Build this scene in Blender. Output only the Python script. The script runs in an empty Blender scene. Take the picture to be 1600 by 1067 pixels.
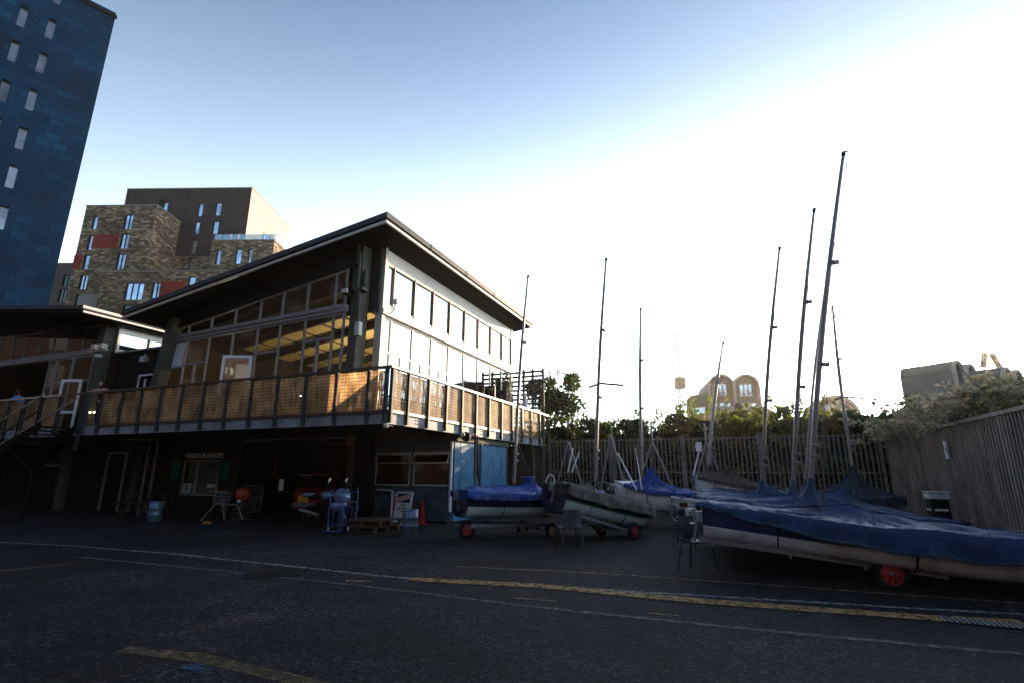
import bpy, bmesh, math, random
from mathutils import Vector, Matrix, noise
random.seed(7)
S = bpy.context.scene
COL = S.collection
R = math.radians

# ------------------------------------------------------------------ camera
F, PITCH, ROLL, YB, EYE = 810.7, 0.248308, 0.003361, 0.393724, 1.5
cp, sp = math.cos(PITCH), math.sin(PITCH)
fwd = Vector((0, cp, sp)); upv = Vector((0, -sp, cp)); rtv = Vector((1, 0, 0))
r2 = rtv*math.cos(ROLL) + upv*math.sin(ROLL); u2 = -rtv*math.sin(ROLL) + upv*math.cos(ROLL)
cam_d = bpy.data.cameras.new('camera'); cam = bpy.data.objects.new('camera', cam_d); COL.objects.link(cam)
cam_d.sensor_width = 36; cam_d.lens = F/1600*36; cam_d.clip_end = 5000; cam_d.clip_start = .05
m = Matrix((r2, u2, -fwd)).transposed().to_4x4(); m.translation = (0, 0, EYE); cam.matrix_world = m
S.camera = cam
CAM = Vector((0, 0, EYE))
# ------------------------------------------------------------------ light
SUN_AZ, SUN_EL = R(38.4), R(9.3)
sun_dir = Vector((math.sin(SUN_AZ)*math.cos(SUN_EL), math.cos(SUN_AZ)*math.cos(SUN_EL), math.sin(SUN_EL)))
sd = bpy.data.lights.new('sun', 'SUN'); sd.energy = 5.0; sd.angle = R(.55); sd.color = (1, .70, .42)
so = bpy.data.objects.new('sun', sd); COL.objects.link(so); so.rotation_euler = sun_dir.to_track_quat('Z', 'Y').to_euler()
W = bpy.data.worlds.new('World'); S.world = W; W.use_nodes = True
nt = W.node_tree; N = nt.nodes; L = nt.links; N.clear()
out = N.new('ShaderNodeOutputWorld'); bg = N.new('ShaderNodeBackground'); sky = N.new('ShaderNodeTexSky')
sky.sky_type = 'NISHITA'; sky.sun_disc = False; sky.sun_elevation = SUN_EL; sky.sun_rotation = SUN_AZ
sky.air_density = 1.0; sky.dust_density = 0.2; sky.ozone_density = 2.5
bg.inputs[1].default_value = .095
# aureole of the low sun in hazy air (a function of the angle to the sun only)
tc = N.new('ShaderNodeTexCoord'); dt = N.new('ShaderNodeVectorMath'); dt.operation = 'DOT_PRODUCT'
nrm = N.new('ShaderNodeVectorMath'); nrm.operation = 'NORMALIZE'; L.new(tc.outputs['Generated'], nrm.inputs[0])
L.new(nrm.outputs[0], dt.inputs[0]); dt.inputs[1].default_value = sun_dir
def mth(op, a, b=None, clamp=False):
    n = N.new('ShaderNodeMath'); n.operation = op; n.use_clamp = clamp
    for i, v in enumerate((a, b)):
        if v is None: continue
        if hasattr(v, 'links'): L.new(v, n.inputs[i])
        else: n.inputs[i].default_value = v
    return n.outputs[0]
d0 = mth('MAXIMUM', dt.outputs['Value'], 0.0)
bg2 = N.new('ShaderNodeBackground'); bg2.inputs[0].default_value = (1, .78, .52, 1)
gl = mth('ADD', mth('MULTIPLY', mth('POWER', d0, 2600.0), 60.0), mth('ADD', mth('MULTIPLY', mth('POWER', d0, 160.0), 1.6), mth('MULTIPLY', mth('POWER', d0, 6.0), .06)))
L.new(gl, bg2.inputs[1])
# haze low in the sky on the sun's side
sz = N.new('ShaderNodeSeparateXYZ'); L.new(nrm.outputs[0], sz.inputs[0])
low = mth('POWER', mth('SUBTRACT', 1.0, mth('ABSOLUTE', sz.outputs[2]), True), 3.0)
side = mth('POWER', mth('MULTIPLY', mth('ADD', dt.outputs['Value'], 1.0), .5), 1.6)
bg3 = N.new('ShaderNodeBackground'); bg3.inputs[0].default_value = (.84, .93, 1, 1); L.new(mth('MULTIPLY', mth('MULTIPLY', low, side), 2.7), bg3.inputs[1])
ad = N.new('ShaderNodeAddShader'); L.new(sky.outputs[0], bg.inputs[0]); L.new(bg.outputs[0], ad.inputs[0]); L.new(bg2.outputs[0], ad.inputs[1])
ad2 = N.new('ShaderNodeAddShader'); L.new(ad.outputs[0], ad2.inputs[0]); L.new(bg3.outputs[0], ad2.inputs[1]); L.new(ad2.outputs[0], out.inputs[0])
S.view_settings.view_transform = 'Standard'; S.view_settings.look = 'None'; S.view_settings.exposure = 1.5; S.view_settings.gamma = 1
try:
    S.cycles.max_bounces = 6; S.cycles.transparent_max_bounces = 12; S.cycles.caustics_reflective = False; S.cycles.caustics_refractive = False
    S.cycles.sample_clamp_indirect = 4; S.cycles.use_denoising = True
except Exception: pass

# ------------------------------------------------------------------ frames
def ray(x, y): return r2*((x-800)/F) - u2*((y-533.5)/F) + fwd
def atY(x, y, Y): d = ray(x, y); return CAM + d*(Y/d.y)
def grd(x, y, z=0): d = ray(x, y); return CAM + d*((z-EYE)/d.z)
UD = Vector((math.sin(YB), math.cos(YB), 0)); WD = Vector((-math.cos(YB), math.sin(YB), 0)); ZD = Vector((0, 0, 1))
_o = atY(605.5, 660, 13.057); OB = Vector((_o.x, _o.y, 0))
def FB(u, w, z=0): return OB + UD*u + WD*w + ZD*z
def onU(x, y, u): d = ray(x, y); t = (u-(CAM-OB).dot(UD))/d.dot(UD); q = CAM+d*t-OB; return q.dot(WD), q.z
def onW(x, y, w): d = ray(x, y); t = (w-(CAM-OB).dot(WD))/d.dot(WD); q = CAM+d*t-OB; return q.dot(UD), q.z

# ------------------------------------------------------------------ mesh builder
class MB:
    def __init__(s): s.v = []; s.f = []; s.mi = []; s.sm = []
    def add(s, vs, fs, mi=0, smooth=False):
        b = len(s.v); s.v += [Vector(v) for v in vs]
        for f in fs: s.f.append([b+i for i in f]); s.mi.append(mi); s.sm.append(smooth)
        return s
    def quad(s, a, b, c, d, mi=0): return s.add([a, b, c, d], [(0, 1, 2, 3)], mi)
    def hexa(s, p, mi=0): return s.add(p, [(0, 3, 2, 1), (4, 5, 6, 7), (0, 1, 5, 4), (1, 2, 6, 5), (2, 3, 7, 6), (3, 0, 4, 7)], mi)
    def box(s, o, a, b, c, mi=0):      # corner o and three edge vectors
        o, a, b, c = map(Vector, (o, a, b, c))
        if a.cross(b).dot(c) < 0: a, b = b, a
        return s.hexa([o, o+a, o+a+b, o+b, o+c, o+a+c, o+a+b+c, o+b+c], mi)
    def cbox(s, c, sx, sy, sz, rz=0, mi=0):
        x = Vector((math.cos(rz), math.sin(rz), 0))*sx; y = Vector((-math.sin(rz), math.cos(rz), 0))*sy; z = Vector((0, 0, sz))
        return s.box(Vector(c)-x/2-y/2-z/2, x, y, z, mi)
    def bb(s, u0, u1, w0, w1, z0, z1, mi=0):   # box in the clubhouse frame
        return s.box(FB(u0, w0, z0), UD*(u1-u0), WD*(w1-w0), ZD*(z1-z0), mi)
    def tube(s, pts, r, n=8, mi=0, cap=True):
        pts = [Vector(p) for p in pts]; rs = r if isinstance(r, (list, tuple)) else [r]*len(pts)
        rings = []; prev = None
        for i, p in enumerate(pts):
            t = (pts[min(i+1, len(pts)-1)]-pts[max(i-1, 0)]).normalized()
            if prev is None:
                a = t.cross(Vector((0, 0, 1)));
                if a.length < .05: a = t.cross(Vector((1, 0, 0)))
            else: a = prev - t*prev.dot(t)
            a.normalize(); prev = a; b = t.cross(a)
            rings.append([p + (a*math.cos(2*math.pi*k/n)+b*math.sin(2*math.pi*k/n))*rs[i] for k in range(n)])
        vs = [v for r_ in rings for v in r_]; fs = []
        for i in range(len(pts)-1):
            for k in range(n):
                fs.append((i*n+k, i*n+(k+1) % n, (i+1)*n+(k+1) % n, (i+1)*n+k))
        s.add(vs, fs, mi, True)
        if cap: s.add(rings[0], [tuple(range(n-1, -1, -1))], mi); s.add(rings[-1], [tuple(range(n))], mi)
        return s
    def lathe(s, prof, c, ax=(0, 0, 1), n=20, mi=0):
        ax = Vector(ax).normalized(); a = ax.orthogonal().normalized(); b = ax.cross(a); c = Vector(c)
        vs = []; fs = []
        for (r, h) in prof:
            for k in range(n): vs.append(c+ax*h+(a*math.cos(2*math.pi*k/n)+b*math.sin(2*math.pi*k/n))*max(r, 1e-4))
        for i in range(len(prof)-1):
            for k in range(n): fs.append((i*n+k, i*n+(k+1) % n, (i+1)*n+(k+1) % n, (i+1)*n+k))
        return s.add(vs, fs, mi, True)
    def prism(s, poly, dvec, mi=0):
        n = len(poly); p = [Vector(q) for q in poly]; d = Vector(dvec)
        return s.add(p+[q+d for q in p], [tuple(range(n-1, -1, -1)), tuple(range(n, 2*n))]+[(i, (i+1) % n, n+(i+1) % n, n+i) for i in range(n)], mi)

INV = {}
def build(name, mb, mat, parent=None, label=None, cat=None, group=None, kind=None, loc=None):
    """ONE mesh object; geometry is given in world space (or in local space if parent is marked local)"""
    me = bpy.data.meshes.new(name)
    if parent is not None:
        M = INV.get(parent.name); vs = [M @ v for v in mb.v] if M else mb.v
        off = None
    else:
        if loc is None and kind is None:
            xs = [v.x for v in mb.v]; ys = [v.y for v in mb.v]; zs = [v.z for v in mb.v]
            loc = Vector(((min(xs)+max(xs))/2, (min(ys)+max(ys))/2, min(zs)))
        loc = Vector(loc or (0, 0, 0)); vs = [v-loc for v in mb.v]
    me.from_pydata([tuple(v) for v in vs], [], mb.f)
    for i, p in enumerate(me.polygons): p.material_index = mb.mi[i]; p.use_smooth = mb.sm[i]
    uv = me.uv_layers.new(name='UVMap').data
    for p in me.polygons:
        n = p.normal
        if abs(n.z) > .75:
            for li in p.loop_indices: c = me.vertices[me.loops[li].vertex_index].co; uv[li].uv = (c.x, c.y)
        else:
            t = Vector((-n.y, n.x, 0)).normalized()
            for li in p.loop_indices: c = me.vertices[me.loops[li].vertex_index].co; uv[li].uv = (c.dot(t), c.z)
    for mm in (mat if isinstance(mat, (list, tuple)) else [mat]): me.materials.append(mm)
    me.validate(); o = bpy.data.objects.new(name, me); COL.objects.link(o)
    if parent is not None: o.parent = parent
    else: o.location = loc
    if parent is not None and parent.name in INV: INV[o.name] = INV[parent.name]
    if label: o['label'] = label
    if cat: o['category'] = cat
    if group: o['group'] = group
    if kind: o['kind'] = kind
    return o
def thing(name, label, cat, loc=(0, 0, 0), rot=(0, 0, 0), group=None, local=False):
    o = bpy.data.objects.new(name, None); COL.objects.link(o); o.empty_display_size = .2
    o.location = loc; o.rotation_euler = rot; o['label'] = label; o['category'] = cat
    if group: o['group'] = group
    if not local:
        M = Matrix.LocRotScale(Vector(loc), o.rotation_euler, None); INV[o.name] = M.inverted()
    return o
def kids(o): return [c for c in bpy.data.objects if c.parent is o]
def dup(root, loc, rotz=None, label=None, scale=None, rot=None):
    def cp_(o, par):
        c = o.copy(); COL.objects.link(c); c.parent = par
        for ch in CH.get(o.name, []): cp_(ch, c)
        return c
    CH.clear()
    for o in bpy.data.objects:
        if o.parent: CH.setdefault(o.parent.name, []).append(o)
    r = cp_(root, None); r.location = loc
    if rotz is not None: r.rotation_euler = (0, 0, rotz)
    if rot is not None: r.rotation_euler = rot
    if scale: r.scale = (scale,)*3
    if label: r['label'] = label
    return r
CH = {}

# ------------------------------------------------------------------ materials
def newmat(name):
    m = bpy.data.materials.new(name); m.use_nodes = True; nt = m.node_tree; nt.nodes.clear()
    o = nt.nodes.new('ShaderNodeOutputMaterial'); p = nt.nodes.new('ShaderNodeBsdfPrincipled'); nt.links.new(p.outputs[0], o.inputs[0])
    return m, nt, p, o
def nd(nt, typ, **kw):
    n = nt.nodes.new(typ)
    for k, v in kw.items():
        if k in n.inputs: n.inputs[k].default_value = v
        else: setattr(n, k, v)
    return n
def mat(name, col, rough=.6, metal=0, var=.25, scale=4, bump=0, bscale=30, dirt=None, dscale=1.5, stretch=None, spec=None, coat=0):
    if spec is None: spec = .5 if (metal or coat or rough < .5) else .15
    m, nt, p, o = newmat(name); L = nt.links.new
    g = nd(nt, 'ShaderNodeNewGeometry'); mp = nd(nt, 'ShaderNodeMapping'); L(g.outputs['Position'], mp.inputs[0])
    if stretch: mp.inputs['Scale'].default_value = stretch
    n = nd(nt, 'ShaderNodeTexNoise', Scale=scale, Detail=6, Roughness=.6); L(mp.outputs[0], n.inputs[0])
    r = nd(nt, 'ShaderNodeMapRange'); r.inputs[1].default_value = .3; r.inputs[2].default_value = .7; r.inputs[3].default_value = 1-var; r.inputs[4].default_value = 1+var
    L(n.outputs[0], r.inputs[0])
    mx = nd(nt, 'ShaderNodeMix', data_type='RGBA', blend_type='MULTIPLY'); mx.inputs[0].default_value = 1
    mx.inputs[6].default_value = (*col, 1); L(r.outputs[0], mx.inputs[7]); c = mx.outputs[2]
    if dirt:
        n2 = nd(nt, 'ShaderNodeTexNoise', Scale=dscale, Detail=8, Roughness=.7); L(g.outputs['Position'], n2.inputs[0])
        r2_ = nd(nt, 'ShaderNodeMapRange'); r2_.inputs[1].default_value = .48; r2_.inputs[2].default_value = .68; L(n2.outputs[0], r2_.inputs[0])
        m2 = nd(nt, 'ShaderNodeMix', data_type='RGBA'); L(r2_.outputs[0], m2.inputs[0]); L(c, m2.inputs[6]); m2.inputs[7].default_value = (*dirt, 1); c = m2.outputs[2]
    L(c, p.inputs['Base Color']); p.inputs['Metallic'].default_value = metal
    rr = nd(nt, 'ShaderNodeMapRange'); rr.inputs[3].default_value = max(.03, rough-.12); rr.inputs[4].default_value = min(1, rough+.12); L(n.outputs[0], rr.inputs[0]); L(rr.outputs[0], p.inputs['Roughness'])
    p.inputs['Specular IOR Level'].default_value = spec; p.inputs['Coat Weight'].default_value = coat
    if bump:
        n3 = nd(nt, 'ShaderNodeTexNoise', Scale=bscale, Detail=4); L(mp.outputs[0], n3.inputs[0])
        b = nd(nt, 'ShaderNodeBump', Strength=bump, Distance=.02); L(n3.outputs[0], b.inputs['Height']); L(b.outputs[0], p.inputs['Normal'])
    return m
def brick(name, cols, mortar, bw=.215, bh=.075, off=.5, mort=.01, big=(.4, .8), rough=.85, bigscale=.8, bump=.3, spec=.3):
    m, nt, p, o = newmat(name); L = nt.links.new
    uv = nd(nt, 'ShaderNodeUVMap'); b = nd(nt, 'ShaderNodeTexBrick'); L(uv.outputs[0], b.inputs[0])
    b.inputs['Scale'].default_value = 1; b.inputs['Brick Width'].default_value = bw; b.inputs['Row Height'].default_value = bh
    b.inputs['Mortar Size'].default_value = mort; b.inputs['Bias'].default_value = 0; b.offset = off
    b.inputs['Color1'].default_value = (0, 0, 0, 1); b.inputs['Color2'].default_value = (1, 1, 1, 1); b.inputs['Mortar'].default_value = (.5, .5, .5, 1)
    cr = nd(nt, 'ShaderNodeValToRGB'); e = cr.color_ramp.elements
    while len(e) < len(cols): e.new(.5)
    for i, c in enumerate(cols): e[i].position = i/(len(cols)-1); e[i].color = (*c, 1)
    L(b.outputs['Color'], cr.inputs[0])
    n = nd(nt, 'ShaderNodeTexNoise', Scale=bigscale, Detail=5); L(uv.outputs[0], n.inputs[0])
    r = nd(nt, 'ShaderNodeMapRange'); r.inputs[1].default_value = .3; r.inputs[2].default_value = .7; r.inputs[3].default_value = big[0]; r.inputs[4].default_value = big[1]; L(n.outputs[0], r.inputs[0])
    mx = nd(nt, 'ShaderNodeMix', data_type='RGBA', blend_type='MULTIPLY'); mx.inputs[0].default_value = 1; L(cr.outputs[0], mx.inputs[6]); L(r.outputs[0], mx.inputs[7])
    m2 = nd(nt, 'ShaderNodeMix', data_type='RGBA'); L(b.outputs['Fac'], m2.inputs[0]); L(mx.outputs[2], m2.inputs[6]); m2.inputs[7].default_value = (*mortar, 1)
    L(m2.outputs[2], p.inputs['Base Color']); p.inputs['Roughness'].default_value = rough; p.inputs['Specular IOR Level'].default_value = spec
    if bump:
        bp = nd(nt, 'ShaderNodeBump', Strength=bump, Distance=.01, invert=True); L(b.outputs['Fac'], bp.inputs['Height']); L(bp.outputs[0], p.inputs['Normal'])
    return m
def glass(name, tint=(.8, .85, .85), refl=.12, rough=.02):
    m, nt, p, o = newmat(name); nt.nodes.remove(p); L = nt.links.new
    t = nd(nt, 'ShaderNodeBsdfTransparent'); t.inputs[0].default_value = (*tint, 1)
    g = nd(nt, 'ShaderNodeBsdfGlossy', Roughness=rough); g.inputs[0].default_value = (.95, .95, .95, 1)
    ge = nd(nt, 'ShaderNodeNewGeometry'); dp = nd(nt, 'ShaderNodeVectorMath', operation='DOT_PRODUCT'); L(ge.outputs['Normal'], dp.inputs[0]); L(ge.outputs['Incoming'], dp.inputs[1])
    ab = nd(nt, 'ShaderNodeMath', operation='ABSOLUTE'); L(dp.outputs['Value'], ab.inputs[0]); iv = nd(nt, 'ShaderNodeMath', operation='SUBTRACT'); iv.inputs[0].default_value = 1; L(ab.outputs[0], iv.inputs[1])
    pw = nd(nt, 'ShaderNodeMath', operation='POWER'); L(iv.outputs[0], pw.inputs[0]); pw.inputs[1].default_value = 5
    a = nd(nt, 'ShaderNodeMath', operation='ADD', use_clamp=True); L(pw.outputs[0], a.inputs[0]); a.inputs[1].default_value = refl
    mx = nd(nt, 'ShaderNodeMixShader'); L(a.outputs[0], mx.inputs[0]); L(t.outputs[0], mx.inputs[1]); L(g.outputs[0], mx.inputs[2]); L(mx.outputs[0], o.inputs[0])
    return m
def emit(name, col, st):
    m, nt, p, o = newmat(name); p.inputs['Base Color'].default_value = (*col, 1); p.inputs['Emission Color'].default_value = (*col, 1); p.inputs['Emission Strength'].default_value = st; return m
def leafmat(name, c1, c2, trans=.35):
    m, nt, p, o = newmat(name); L = nt.links.new
    g = nd(nt, 'ShaderNodeNewGeometry'); n = nd(nt, 'ShaderNodeTexNoise', Scale=1.3, Detail=3); L(g.outputs['Position'], n.inputs[0])
    mx = nd(nt, 'ShaderNodeMix', data_type='RGBA'); mx.inputs[6].default_value = (*c1, 1); mx.inputs[7].default_value = (*c2, 1)
    r = nd(nt, 'ShaderNodeMapRange'); r.inputs[1].default_value = .35; r.inputs[2].default_value = .65; L(n.outputs[0], r.inputs[0]); L(r.outputs[0], mx.inputs[0])
    L(mx.outputs[2], p.inputs['Base Color']); p.inputs['Roughness'].default_value = .6
    t = nd(nt, 'ShaderNodeBsdfTranslucent'); L(mx.outputs[2], t.inputs[0]); ms = nd(nt, 'ShaderNodeMixShader'); ms.inputs[0].default_value = trans
    L(p.outputs[0], ms.inputs[1]); L(t.outputs[0], ms.inputs[2]); L(ms.outputs[0], o.inputs[0]); return m
def reedmat(dk=1.0):
    m, nt, p, o = newmat('reed_screen'); L = nt.links.new
    uv = nd(nt, 'ShaderNodeUVMap')
    mp = nd(nt, 'ShaderNodeMapping'); mp.inputs['Scale'].default_value = (60, 1.6, 1); L(uv.outputs[0], mp.inputs[0])
    n = nd(nt, 'ShaderNodeTexNoise', Scale=1, Detail=3, Roughness=.6); L(mp.outputs[0], n.inputs[0])
    cr = nd(nt, 'ShaderNodeValToRGB'); e = cr.color_ramp.elements; e[0].position = .3; e[0].color = (.10*dk, .055*dk, .026*dk, 1); e[1].position = .68; e[1].color = (.72*dk, .54*dk, .32*dk, 1); x = e.new(.5); x.color = (.38*dk, .235*dk, .115*dk, 1)
    L(n.outputs[0], cr.inputs[0])
    n2 = nd(nt, 'ShaderNodeTexNoise', Scale=1.7, Detail=4); L(uv.outputs[0], n2.inputs[0])
    r = nd(nt, 'ShaderNodeMapRange'); r.inputs[1].default_value = .3; r.inputs[2].default_value = .7; r.inputs[3].default_value = .4; r.inputs[4].default_value = 1.5; L(n2.outputs[0], r.inputs[0])
    mx = nd(nt, 'ShaderNodeMix', data_type='RGBA', blend_type='MULTIPLY'); mx.inputs[0].default_value = 1; L(cr.outputs[0], mx.inputs[6]); L(r.outputs[0], mx.inputs[7])
    # binding wires
    sx = nd(nt, 'ShaderNodeSeparateXYZ'); L(uv.outputs[0], sx.inputs[0])
    w = nd(nt, 'ShaderNodeMath', operation='MULTIPLY'); L(sx.outputs[1], w.inputs[0]); w.inputs[1].default_value = 11
    fr = nd(nt, 'ShaderNodeMath', operation='FRACT'); L(w.outputs[0], fr.inputs[0]); gt = nd(nt, 'ShaderNodeMath', operation='LESS_THAN'); L(fr.outputs[0], gt.inputs[0]); gt.inputs[1].default_value = .14
    m2 = nd(nt, 'ShaderNodeMix', data_type='RGBA'); L(gt.outputs[0], m2.inputs[0]); L(mx.outputs[2], m2.inputs[6]); m2.inputs[7].default_value = (.07, .03, .012, 1)
    L(m2.outputs[2], p.inputs['Base Color']); p.inputs['Roughness'].default_value = .7
    t = nd(nt, 'ShaderNodeBsdfTranslucent'); L(m2.outputs[2], t.inputs[0]); ms = nd(nt, 'ShaderNodeMixShader'); ms.inputs[0].default_value = .5
    L(p.outputs[0], ms.inputs[1]); L(t.outputs[0], ms.inputs[2])
    # light slips between the stems
    n4 = nd(nt, 'ShaderNodeTexNoise', Scale=1, Detail=1); mp2 = nd(nt, 'ShaderNodeMapping'); mp2.inputs['Scale'].default_value = (95, 2.2, 1); L(uv.outputs[0], mp2.inputs[0]); L(mp2.outputs[0], n4.inputs[0])
    g4 = nd(nt, 'ShaderNodeMapRange'); g4.inputs[1].default_value = .60; g4.inputs[2].default_value = .66; L(n4.outputs[0], g4.inputs[0])
    tr = nd(nt, 'ShaderNodeBsdfTransparent'); m5 = nd(nt, 'ShaderNodeMixShader'); L(g4.outputs[0], m5.inputs[0]); L(ms.outputs[0], m5.inputs[1]); L(tr.outputs[0], m5.inputs[2])
    L(m5.outputs[0], o.inputs[0]); return m
def asphalt():
    m, nt, p, o = newmat('asphalt'); L = nt.links.new
    g = nd(nt, 'ShaderNodeNewGeometry')
    n = nd(nt, 'ShaderNodeTexNoise', Scale=38, Detail=6, Roughness=.85); L(g.outputs[0], n.inputs[0])
    cr = nd(nt, 'ShaderNodeValToRGB'); e = cr.color_ramp.elements; e[0].position = .42; e[0].color = (.0015, .0015, .0018, 1); e[1].position = .66; e[1].color = (.023, .020, .023, 1); L(n.outputs[0], cr.inputs[0])
    n2 = nd(nt, 'ShaderNodeTexNoise', Scale=.6, Detail=9, Roughness=.7); L(g.outputs[0], n2.inputs[0])
    r = nd(nt, 'ShaderNodeMapRange'); r.inputs[1].default_value = .35; r.inputs[2].default_value = .68; r.inputs[3].default_value = .2; r.inputs[4].default_value = 2.0; L(n2.outputs[0], r.inputs[0])
    mx = nd(nt, 'ShaderNodeMix', data_type='RGBA', blend_type='MULTIPLY'); mx.inputs[0].default_value = 1; L(cr.outputs[0], mx.inputs[6]); L(r.outputs[0], mx.inputs[7])
    # stone grains, then tarred cracks and patch repairs
    vg = nd(nt, 'ShaderNodeTexVoronoi', Scale=34); L(g.outputs[0], vg.inputs[0]); sg_ = nd(nt, 'ShaderNodeSeparateColor'); L(vg.outputs['Color'], sg_.inputs[0])
    pg = nd(nt, 'ShaderNodeMath', operation='POWER'); L(sg_.outputs[1], pg.inputs[0]); pg.inputs[1].default_value = 3.0
    rg = nd(nt, 'ShaderNodeMapRange'); rg.inputs[3].default_value = .35; rg.inputs[4].default_value = 4.6; L(pg.outputs[0], rg.inputs[0])
    mg = nd(nt, 'ShaderNodeMix', data_type='RGBA', blend_type='MULTIPLY'); mg.inputs[0].default_value = 1; L(mx.outputs[2], mg.inputs[6]); L(rg.outputs[0], mg.inputs[7])
    nw = nd(nt, 'ShaderNodeTexNoise', Scale=1.4, Detail=4); L(g.outputs[0], nw.inputs[0]); vw = nd(nt, 'ShaderNodeVectorMath', operation='MULTIPLY_ADD'); L(nw.outputs['Color'], vw.inputs[0]); vw.inputs[1].default_value = (.9, .9, 0); L(g.outputs[0], vw.inputs[2])
    vc = nd(nt, 'ShaderNodeTexVoronoi', Scale=.28, feature='DISTANCE_TO_EDGE'); L(vw.outputs[0], vc.inputs[0])
    rc = nd(nt, 'ShaderNodeMapRange'); rc.inputs[1].default_value = .0; rc.inputs[2].default_value = .006; rc.inputs[3].default_value = .25; L(vc.outputs['Distance'], rc.inputs[0])
    vp = nd(nt, 'ShaderNodeTexVoronoi', Scale=.22, distance='CHEBYCHEV'); L(g.outputs[0], vp.inputs[0]); sp_ = nd(nt, 'ShaderNodeSeparateColor'); L(vp.outputs['Color'], sp_.inputs[0])
    rp = nd(nt, 'ShaderNodeMapRange'); rp.inputs[3].default_value = .6; rp.inputs[4].default_value = 1.35; L(sp_.outputs[0], rp.inputs[0])
    mm = nd(nt, 'ShaderNodeMath', operation='MULTIPLY'); L(rc.outputs[0], mm.inputs[0]); L(rp.outputs[0], mm.inputs[1])
    mx = nd(nt, 'ShaderNodeMix', data_type='RGBA', blend_type='MULTIPLY'); mx.inputs[0].default_value = 1; L(mg.outputs[2], mx.inputs[6]); L(mm.outputs[0], mx.inputs[7])
    v = nd(nt, 'ShaderNodeTexVoronoi', Scale=26); L(g.outputs[0], v.inputs[0]); sxx = nd(nt, 'ShaderNodeSeparateColor'); L(v.outputs['Color'], sxx.inputs[0])
    a = nd(nt, 'ShaderNodeMath', operation='GREATER_THAN'); L(sxx.outputs[0], a.inputs[0]); a.inputs[1].default_value = .93
    b = nd(nt, 'ShaderNodeMath', operation='LESS_THAN'); L(v.outputs['Distance'], b.inputs[0]); b.inputs[1].default_value = .22
    c = nd(nt, 'ShaderNodeMath', operation='MULTIPLY'); L(a.outputs[0], c.inputs[0]); L(b.outputs[0], c.inputs[1])
    m2 = nd(nt, 'ShaderNodeMix', data_type='RGBA'); L(c.outputs[0], m2.inputs[0]); L(mx.outputs[2], m2.inputs[6]); m2.inputs[7].default_value = (.14, .13, .125, 1)
    L(m2.outputs[2], p.inputs['Base Color']); p.inputs['Roughness'].default_value = .88; p.inputs['Specular IOR Level'].default_value = .2
    bp = nd(nt, 'ShaderNodeBump', Strength=1, Distance=.012); L(n.outputs[0], bp.inputs['Height']); L(bp.outputs[0], p.inputs['Normal']); return m
def paint(name, col, thr=.5, soft=.12, sc=9, alphamax=1.0):
    m, nt, p, o = newmat(name); L = nt.links.new
    g = nd(nt, 'ShaderNodeNewGeometry'); n = nd(nt, 'ShaderNodeTexNoise', Scale=sc, Detail=9, Roughness=.78); L(g.outputs[0], n.inputs[0])
    r = nd(nt, 'ShaderNodeMapRange'); r.inputs[1].default_value = thr-soft; r.inputs[2].default_value = thr+soft; r.inputs[4].default_value = alphamax; L(n.outputs[0], r.inputs[0])
    p.inputs['Base Color'].default_value = (*col, 1); p.inputs['Roughness'].default_value = .8; L(r.outputs[0], p.inputs['Alpha']); return m

M = {}
M['asphalt'] = asphalt()
M['white_line'] = paint('worn_white_line', (.2, .2, .21), .47)
M['white_line2'] = paint('faint_white_line', (.10, .10, .11), .52)
M['yellow_line'] = paint('worn_yellow_line', (.30, .15, .035), .45)
M['yellow_faint'] = paint('faint_yellow_line', (.13, .075, .025), .52)
M['blue_paint'] = paint('blue_paint_spot', (.01, .06, .13), .53)
M['deckgrey'] = mat('grey_painted_fascia', (.27, .28, .30), .6, var=.25, scale=2.2, dirt=(.12, .12, .12))
M['darkwood'] = mat('dark_stained_timber', (.035, .033, .03), .7, var=.4, scale=8, stretch=(1, 1, .2))
M['postblue'] = mat('blue_grey_post', (.035, .042, .05), .55, var=.3, scale=6)
M['rail'] = mat('dark_handrail', (.05, .036, .03), .4, var=.3, scale=8)
M['reed'] = reedmat(); M['reed2'] = reedmat(.72)
M['roofedge'] = mat('grey_roof_edge', (.06, .064, .066), .5, var=.2, scale=3)
M['trim'] = mat('pale_metal_trim', (.55, .50, .42), .35, metal=.3, var=.15)
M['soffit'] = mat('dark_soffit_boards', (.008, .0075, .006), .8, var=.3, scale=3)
M['white'] = mat('white_render_panel', (.74, .70, .64), .5, var=.07, scale=2)
M['frame'] = mat('grey_window_frame', (.22, .21, .215), .45, var=.15, scale=5)
M['whiteframe'] = mat('white_door_frame', (.62, .62, .64), .45, var=.1)
M['darkframe'] = mat('dark_frame', (.06, .06, .06), .5)
M['concrete'] = mat('weathered_concrete', (.09, .088, .072), .85, var=.35, scale=3, bump=.25, dirt=(.06, .062, .05))
M['greybeam'] = mat('weathered_beam', (.10, .095, .085), .8, var=.35, scale=5, dirt=(.07, .08, .06))
M['glass'] = glass('clear_glass', (.86, .88, .84), .03)
M['glassblue'] = glass('pale_blue_glass', (.5, .6, .62), .35)
M['glassdark'] = glass('dark_glass', (.25, .27, .27), .04)
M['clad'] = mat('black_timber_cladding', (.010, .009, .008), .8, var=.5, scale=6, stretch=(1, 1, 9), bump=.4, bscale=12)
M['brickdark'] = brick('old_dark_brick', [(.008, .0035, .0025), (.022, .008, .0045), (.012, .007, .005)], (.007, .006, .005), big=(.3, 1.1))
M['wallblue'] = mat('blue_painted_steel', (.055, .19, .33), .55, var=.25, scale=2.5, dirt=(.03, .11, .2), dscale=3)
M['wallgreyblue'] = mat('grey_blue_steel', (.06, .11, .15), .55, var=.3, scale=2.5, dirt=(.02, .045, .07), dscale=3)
M['whitepipe'] = mat('white_pipe', (.7, .7, .72), .4, var=.08)
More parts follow.
